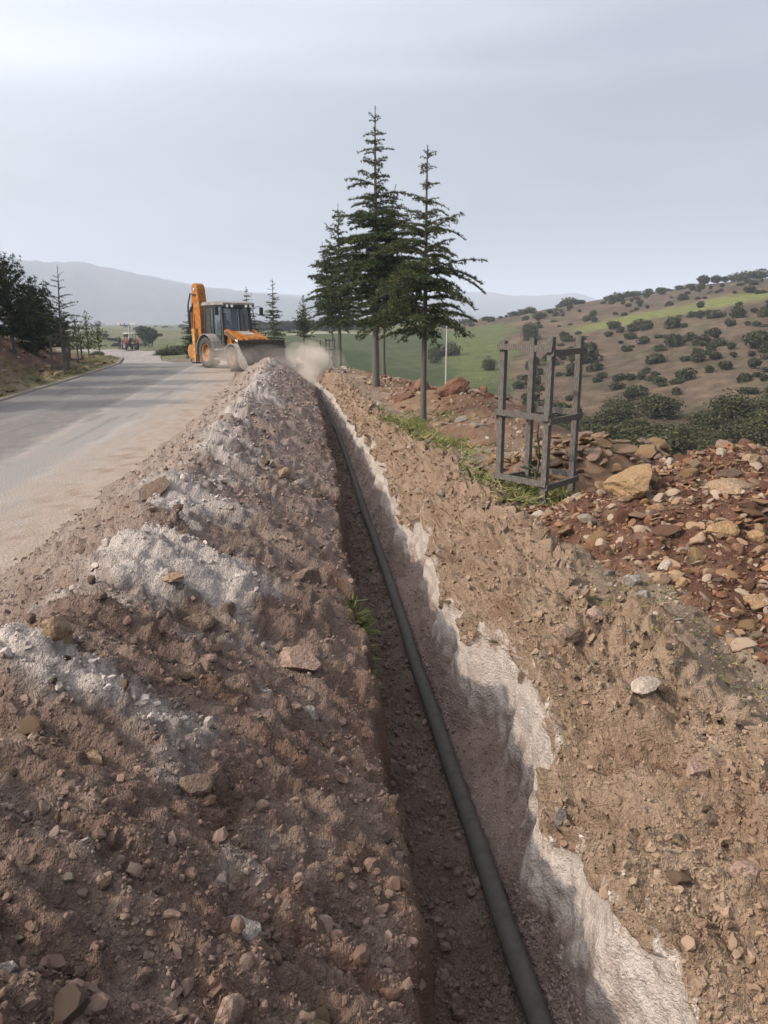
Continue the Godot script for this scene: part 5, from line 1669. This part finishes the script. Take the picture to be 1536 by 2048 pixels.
	for q in [[-0.2035, 1250.0, 9.0, "white distant house at the foot of the mountain, right one"], [-0.219, 1300.0, 7.0, "white distant house at the foot of the mountain, left one"]]:
		var hx: float = q[0] * q[1]
		var hs := thing("house", q[3], "house", Vector3(hx, g(hx, q[1]), -q[1]), 0.2)
		part(hs, "wall", M.white, func(m): m.box(Vector3(0, 1.6, 0), Vector3(q[2], 3.6, 6.0)))
		part(hs, "roof", M.rim, func(m): m.prism(PackedVector2Array([Vector2(-3.4, 3.4), Vector2(0, 5.0), Vector2(3.4, 3.4)]), -q[2] * 0.53, q[2] * 0.53))

func loose_rocks() -> void:
	var list := [
		["brown", "square brown block, larger of two side by side on the spoil heap", -0.56, 3.75, 0.214, 0.151, Vector3(0.1, 0.3, 0.1)],
		["brown", "darker brown block leaning on the right side of the large square block", -0.43, 3.86, 0.13, 0.13, Vector3(0.2, 0.9, -0.1)],
		["tan", "upright tan boulder at the left edge of the heap above the white ridge", -0.93, 2.8, 0.125, 0.18, Vector3(0.1, 0.5, 0.2)],
		["pink", "long flat-topped slab lying on the heap close to the trench lip", -0.06, 3.69, 0.218, 0.115, Vector3(0.1, -0.35, -0.2)],
		["brown", "rounded brown stone between the upright boulder and the square block", -0.72, 3.25, 0.092, 0.085, Vector3(0, 0.4, 0)],
		["brown", "small brown stone just above the white ridge of the heap", -0.64, 2.86, 0.066, 0.066, Vector3(0.3, 0.2, 0)],
		["white", "small white stone on the heap below the long slab", -0.2, 3.26, 0.064, 0.068, Vector3(0.3, 0.2, 0)],
		["tan", "wedge-shaped tan stone alone on the dark slope below the white ridge", -0.72, 2.4, 0.103, 0.076, Vector3(0.2, -0.6, 0.3)],
		["brown", "flat dark stone half buried in the middle of the shaded slope", -0.4, 2.39, 0.122, 0.076, Vector3(0.1, 0.2, -0.1)],
		["grey", "greenish grey boulder low on the shaded slope in the foreground", -0.2, 1.87, 0.125, 0.085, Vector3(0.1, -0.3, -0.2)],
		["pink", "tall narrow stone standing in the middle of the foreground slope", -0.25, 2.19, 0.06, 0.115, Vector3(0.2, 0.5, 0.3)],
		["grey", "greyish stone at the trench lip below the long slab", -0.01, 3.27, 0.116, 0.092, Vector3(0.2, 0.1, -0.2)],
		["tan", "pointed stone at the top of the row of rocks near the pipe's middle stretch", -0.24, 8.63, 0.18, 0.15, Vector3(0.2, 0.5, 0.2)],
		["grey", "middle stone of the row of three rocks above the pipe", -0.04, 8.5, 0.23, 0.22, Vector3(0.3, 0.1, 0.1)],
		["brown", "biggest and lowest stone of the row of three rocks above the pipe", 0.13, 8.5, 0.31, 0.3, Vector3(0.1, 0.9, -0.2)],
		["brown", "round earthy lump of stone right of the marl patch on the heap", -0.02, 4.49, 0.183, 0.167, Vector3(0.2, 0.3, 0)],
		["pink", "pinkish stone at the bottom edge left of the middle", -0.36, 1.56, 0.068, 0.05, Vector3(0.1, 0.4, 0.1)],
		["pink", "large pointed stone at the bottom edge of the picture", -0.22, 1.6, 0.105, 0.09, Vector3(0.3, 0.8, 0.2)],
		["brown", "small dark stone left of the clods in the bottom foreground", -0.42, 1.63, 0.05, 0.05, Vector3(0.3, 0.8, 0.2)],
		["grey", "pale rounded stone in the bottom left corner", -0.67, 1.48, 0.048, 0.068, Vector3(0.1, 0.2, 0.1)],
		["grey", "grey flat stone at the far left on the heap's road side", -1.31, 3.74, 0.103, 0.054, Vector3(0.1, 0.2, 0.1)],
		["brown", "brown stone on the heap's crest above the upright boulder", -0.95, 3.43, 0.073, 0.055, Vector3(0.1, 0.7, 0.1)],
		["brown", "long thin slab edging the white marl peak on the road side", -1.09, 5.7, 0.28, 0.09, Vector3(0.1, 0.75, 0.5)],
		["grey", "rounded grey stone on the road-side slope between the two marl peaks", -1.11, 4.18, 0.087, 0.06, Vector3(0.1, 0.2, 0.1)],
		["tan", "long stone lying on the heap above the square block", -0.69, 3.9, 0.13, 0.056, Vector3(0.1, 0.5, 0.1)],
		["brown", "broken stone beside the long slab near the trench lip", -0.14, 3.75, 0.092, 0.066, Vector3(0.1, 1.5, 0.1)],
		["tan", "smooth tan cobble on the crest of the right bank", 1.77, 4.09, 0.131, 0.11, Vector3(0.1, 0.4, 0.2)],
		["pale", "pale flat stone on the right bank below the smooth cobble", 1.72, 3.41, 0.168, 0.071, Vector3(0.1, 0.2, 0.2)],
		["pink", "rounded pinkish stone on the right bank at the right side", 1.7, 2.82, 0.135, 0.087, Vector3(0.1, 0.2, 0.1)],
		["brown", "earthy square clod of stone on the lower right bank", 1.6, 2.59, 0.127, 0.1, Vector3(0.1, 0.7, 0.2)],
		["pink", "broken slab at the right edge in the lower foreground", 1.56, 2.25, 0.153, 0.1, Vector3(0.1, 0.2, -0.2)],
		["brown", "brown stone bedded in the bank above the white wall", 1.51, 4.16, 0.157, 0.12, Vector3(0.1, 0.3, 0.2)],
		["pink", "pointed stone on the bank crest just left of the smooth cobble", 1.79, 4.36, 0.144, 0.1, Vector3(0.1, 0.9, 0.2)],
		["tan", "flat tan stone on the verge edge right of the pale flat stone", 1.87, 3.11, 0.146, 0.061, Vector3(0.1, -0.3, 0.1)],
		["grey", "grey white stone hanging at the edge of the brown bank over the white wall", 1.27, 3.05, 0.06, 0.15, Vector3(0.2, 0.3, 0.1)],
		["grey", "grey stone bedded at the foot of the brown bank", 1.29, 2.86, 0.07, 0.09, Vector3(0.2, 0.8, 0.1)],
		["ochre", "biggest tan boulder tilted on the red heap right of the tree guard", 2.95, 6.59, 0.54, 0.26, Vector3(0.15, 0.25, 0.32)],
		["tan", "long flat slab high on the red heap at the right", 3.76, 6.39, 0.45, 0.15, Vector3(0.2, 0.1, -0.1)],
		["ochre", "ochre block in the middle of the red heap's right side", 3.23, 5.52, 0.25, 0.16, Vector3(0.2, -0.2, 0.1)],
		["ochre", "rounded ochre stone right of the ochre block on the red heap", 3.5, 5.49, 0.16, 0.12, Vector3(0.2, 0.2, 0.1)],
		["rust", "rusty round stone below the ochre block on the red heap", 3.23, 5.26, 0.14, 0.13, Vector3(0.2, 0.2, 0.1)],
		["ochre", "ochre stone at the right edge low on the red heap", 2.97, 4.57, 0.19, 0.12, Vector3(0.2, 0.1, 0.1)],
		["tan", "tan stone at the left end of the red heap near the guard", 2.57, 7.1, 0.17, 0.15, Vector3(0.2, 0.1, 0.1)],
		["pale", "pale flat stone in the centre of the red heap's lower slope", 2.6, 5.12, 0.115, 0.12, Vector3(0.6, 0.1, 0.1)],
		["ochre", "narrow pale-edged stone under the pale flat stone on the red heap", 2.6, 4.89, 0.084, 0.14, Vector3(0.6, 0.3, 0.2)],
		["rust", "flat rust-coloured slab low on the red heap", 2.53, 4.57, 0.2, 0.11, Vector3(0.1, 0.2, 0.1)],
		["pale", "whitish thin slab at the left tip of the red heap", 2.29, 7.14, 0.17, 0.08, Vector3(0.3, 0.1, 0.1)],
		["tan", "tan stone at the right edge near the top of the red heap", 4.35, 7.04, 0.215, 0.16, Vector3(0.3, 0.1, 0.1)],
		["pale", "pale pointed stone on the crest of the red heap, left one", 3.6, 7.23, 0.11, 0.14, Vector3(0.3, 0.6, 0.1)],
		["pale", "pale pointed stone on the crest of the red heap, right one", 4.15, 7.26, 0.12, 0.14, Vector3(0.3, 0.2, 0.1)],
		["tan", "split tan stone left of the ochre block on the red heap", 3.0, 5.43, 0.165, 0.12, Vector3(0.3, 0.2, 0.1)],
		["grey", "round grey cobble where the red heap meets the bank", 2.24, 4.86, 0.15, 0.13, Vector3(0.1, 0.2, 0.1)],
		["grey", "small grey cobble below the round grey cobble", 2.16, 4.52, 0.105, 0.085, Vector3(0.1, 0.2, 0.1)],
		["red", "big red boulder behind the nearest cedar's trunk", 3.5, 17.8, 0.8, 0.55, Vector3(0.1, 0.3, 0.1)],
		["rust", "dark red pyramid-shaped boulder left of the big red boulder", 3.05, 19.3, 0.55, 0.72, Vector3(0.1, 0.3, 0.1)],
		["red", "low red boulder left of the nearest cedar's trunk", 2.5, 18.6, 0.7, 0.5, Vector3(0.1, 0.3, 0.1)],
	]
	for i in list.size():
		var q: Array = list[i]
		var x: float = q[2]; var t: float = q[3]
		var p: Vector3
		if x < 0.42: p = mound_pt(x, t)
		elif x < crest_x(t): p = strip_pt(5.0 + clampf((x - 1.25) / (crest_x(t) - 1.25), 0.02, 0.99), t)
		else:
			p = strip_pt(6.0 + x - crest_x(t), t)
			if t < 9.5: p.y = maxf(p.y, berm_pt(x, t).y)
		big_rock(q[1], p + Vector3(0, q[5] * 0.12, 0), Vector3(q[4], q[5] * 0.95, q[4] * 0.8) * 1.08, q[0], 1300 + i * 7, q[6], 11, 2 if q[4] < 0.2 else 3)
	for q in [["grey weathered branch lying on the verge at the right edge", Vector3(1.92, 0.07, -2.62), Vector3(2.4, 0.05, -2.45), 0.03], ["thin brown twig on the verge beside the bank crest stones", Vector3(1.95, 0.07, -4.85), Vector3(2.3, 0.06, -4.7), 0.011], ["short dry twig sticking out of the foreground slope", Vector3(-0.62, 0.52, -1.95), Vector3(-0.55, 0.44, -1.86), 0.006]]:
		var mb := MB.new()
		mb.tube([q[1], q[1].lerp(q[2], 0.4) + Vector3(0, 0.01, 0.012), q[2]], [q[3], q[3] * 0.9, q[3] * 0.6], 7)
		tag(obj(numbered("branch"), mb.mesh(), M.bark, self), q[0], "branch")

func grass() -> void:
	rng.seed = 616
	var spec := [["short green grass growing round the nearest cedar's foot", 2.15, 13.6, 0.8, 1.9, 900, 0.16], ["green weeds growing inside and round the timber tree guard", 2.6, 8.5, 0.62, 0.75, 420, 0.2], ["grass and weeds on the left road verge", 0.0, 0.0, 0.0, 0.0, 1500, 0.2], ["dark green weed tuft hanging at the trench lip", 0.33, 4.55, 0.05, 0.16, 90, 0.15], ["thin dry grass on the near verge above the trench bank", 2.5, 4.0, 0.7, 2.2, 260, 0.06]]
	var blade := tuft_mesh(9, 0.05, 77)
	for q in spec:
		var xf := []; var co := []
		for i in q[5]:
			var p: Vector3
			if q[1] == 0.0:
				var t := rng.randf_range(21.0, 46.0)
				var e := rng.randf_range(0.25, 2.2)
				p = left_pt(road_left(t) - e, t)
				if nz.patch.get_noise_3dv(p * 0.5) < -0.05: continue
			else:
				var x: float = q[1] + rng.randfn() * q[3] * 0.6
				var t: float = q[2] + rng.randfn() * q[4] * 0.6
				p = strip_pt(6.0 + maxf(x - crest_x(t), 0.0), t) if x > 1.0 else mound_pt(x, t)
			var s: float = q[6] * rng.randf_range(0.5, 1.3)
			xf.append(Transform3D(Basis.from_euler(Vector3(rng.randfn() * 0.2, rng.randf() * TAU, rng.randfn() * 0.2)).scaled(Vector3.ONE * s), p))
			co.append(Color(0.085, 0.11, 0.035).lerp(Color(0.23, 0.19, 0.09), pow(rng.randf(), 1.5 if q[5] != 260 else 0.4)) * rng.randf_range(0.8, 1.2))
		var o := scatter(numbered("grass"), blade, M.needle, xf, co, self)
		tag(o, q[0], "grass")

func dust() -> void:
	rng.seed = 333
	var root := thing("dust_cloud", "pale cloud of dust rising over the trench end in front of the backhoe's bucket", "dust cloud", Vector3(0.2, 0, -33.0))
	for i in 34:
		var f := FogVolume.new()
		f.name = piece_name(root, "puff")
		f.shape = RenderingServer.FOG_VOLUME_SHAPE_ELLIPSOID
		var a := rng.randf()
		var p := Vector3(rng.randfn() * 0.36 + 0.35, 0.25 + a * 0.9 + rng.randfn() * 0.12, rng.randfn() * 0.7)
		var s := Vector3(0.8, 0.7, 1.1) * rng.randf_range(0.8, 1.5)
		var den := 0.24
		if i >= 20:  # low dust that spreads under the bucket and round the wheels
			p = Vector3(rng.randf_range(-3.6, 0.6), rng.randf_range(0.1, 0.6), rng.randf_range(-1.8, -0.4))
			s = Vector3(2.0, 0.9, 1.4) * rng.randf_range(0.8, 1.4)
			den = 0.09
		elif i >= 14:  # sinking along the trench
			p = Vector3(0.05 + rng.randfn() * 0.2, -0.35 + rng.randf() * 0.5, rng.randf_range(0.6, 4.2))
			s = Vector3(0.8, 0.8, 2.0)
			den = 0.16
		f.size = s
		f.position = p
		var m := FogMaterial.new()
		m.density = den
		m.albedo = Color(0.96, 0.90, 0.85)
		f.material = m
		root.add_child(f)
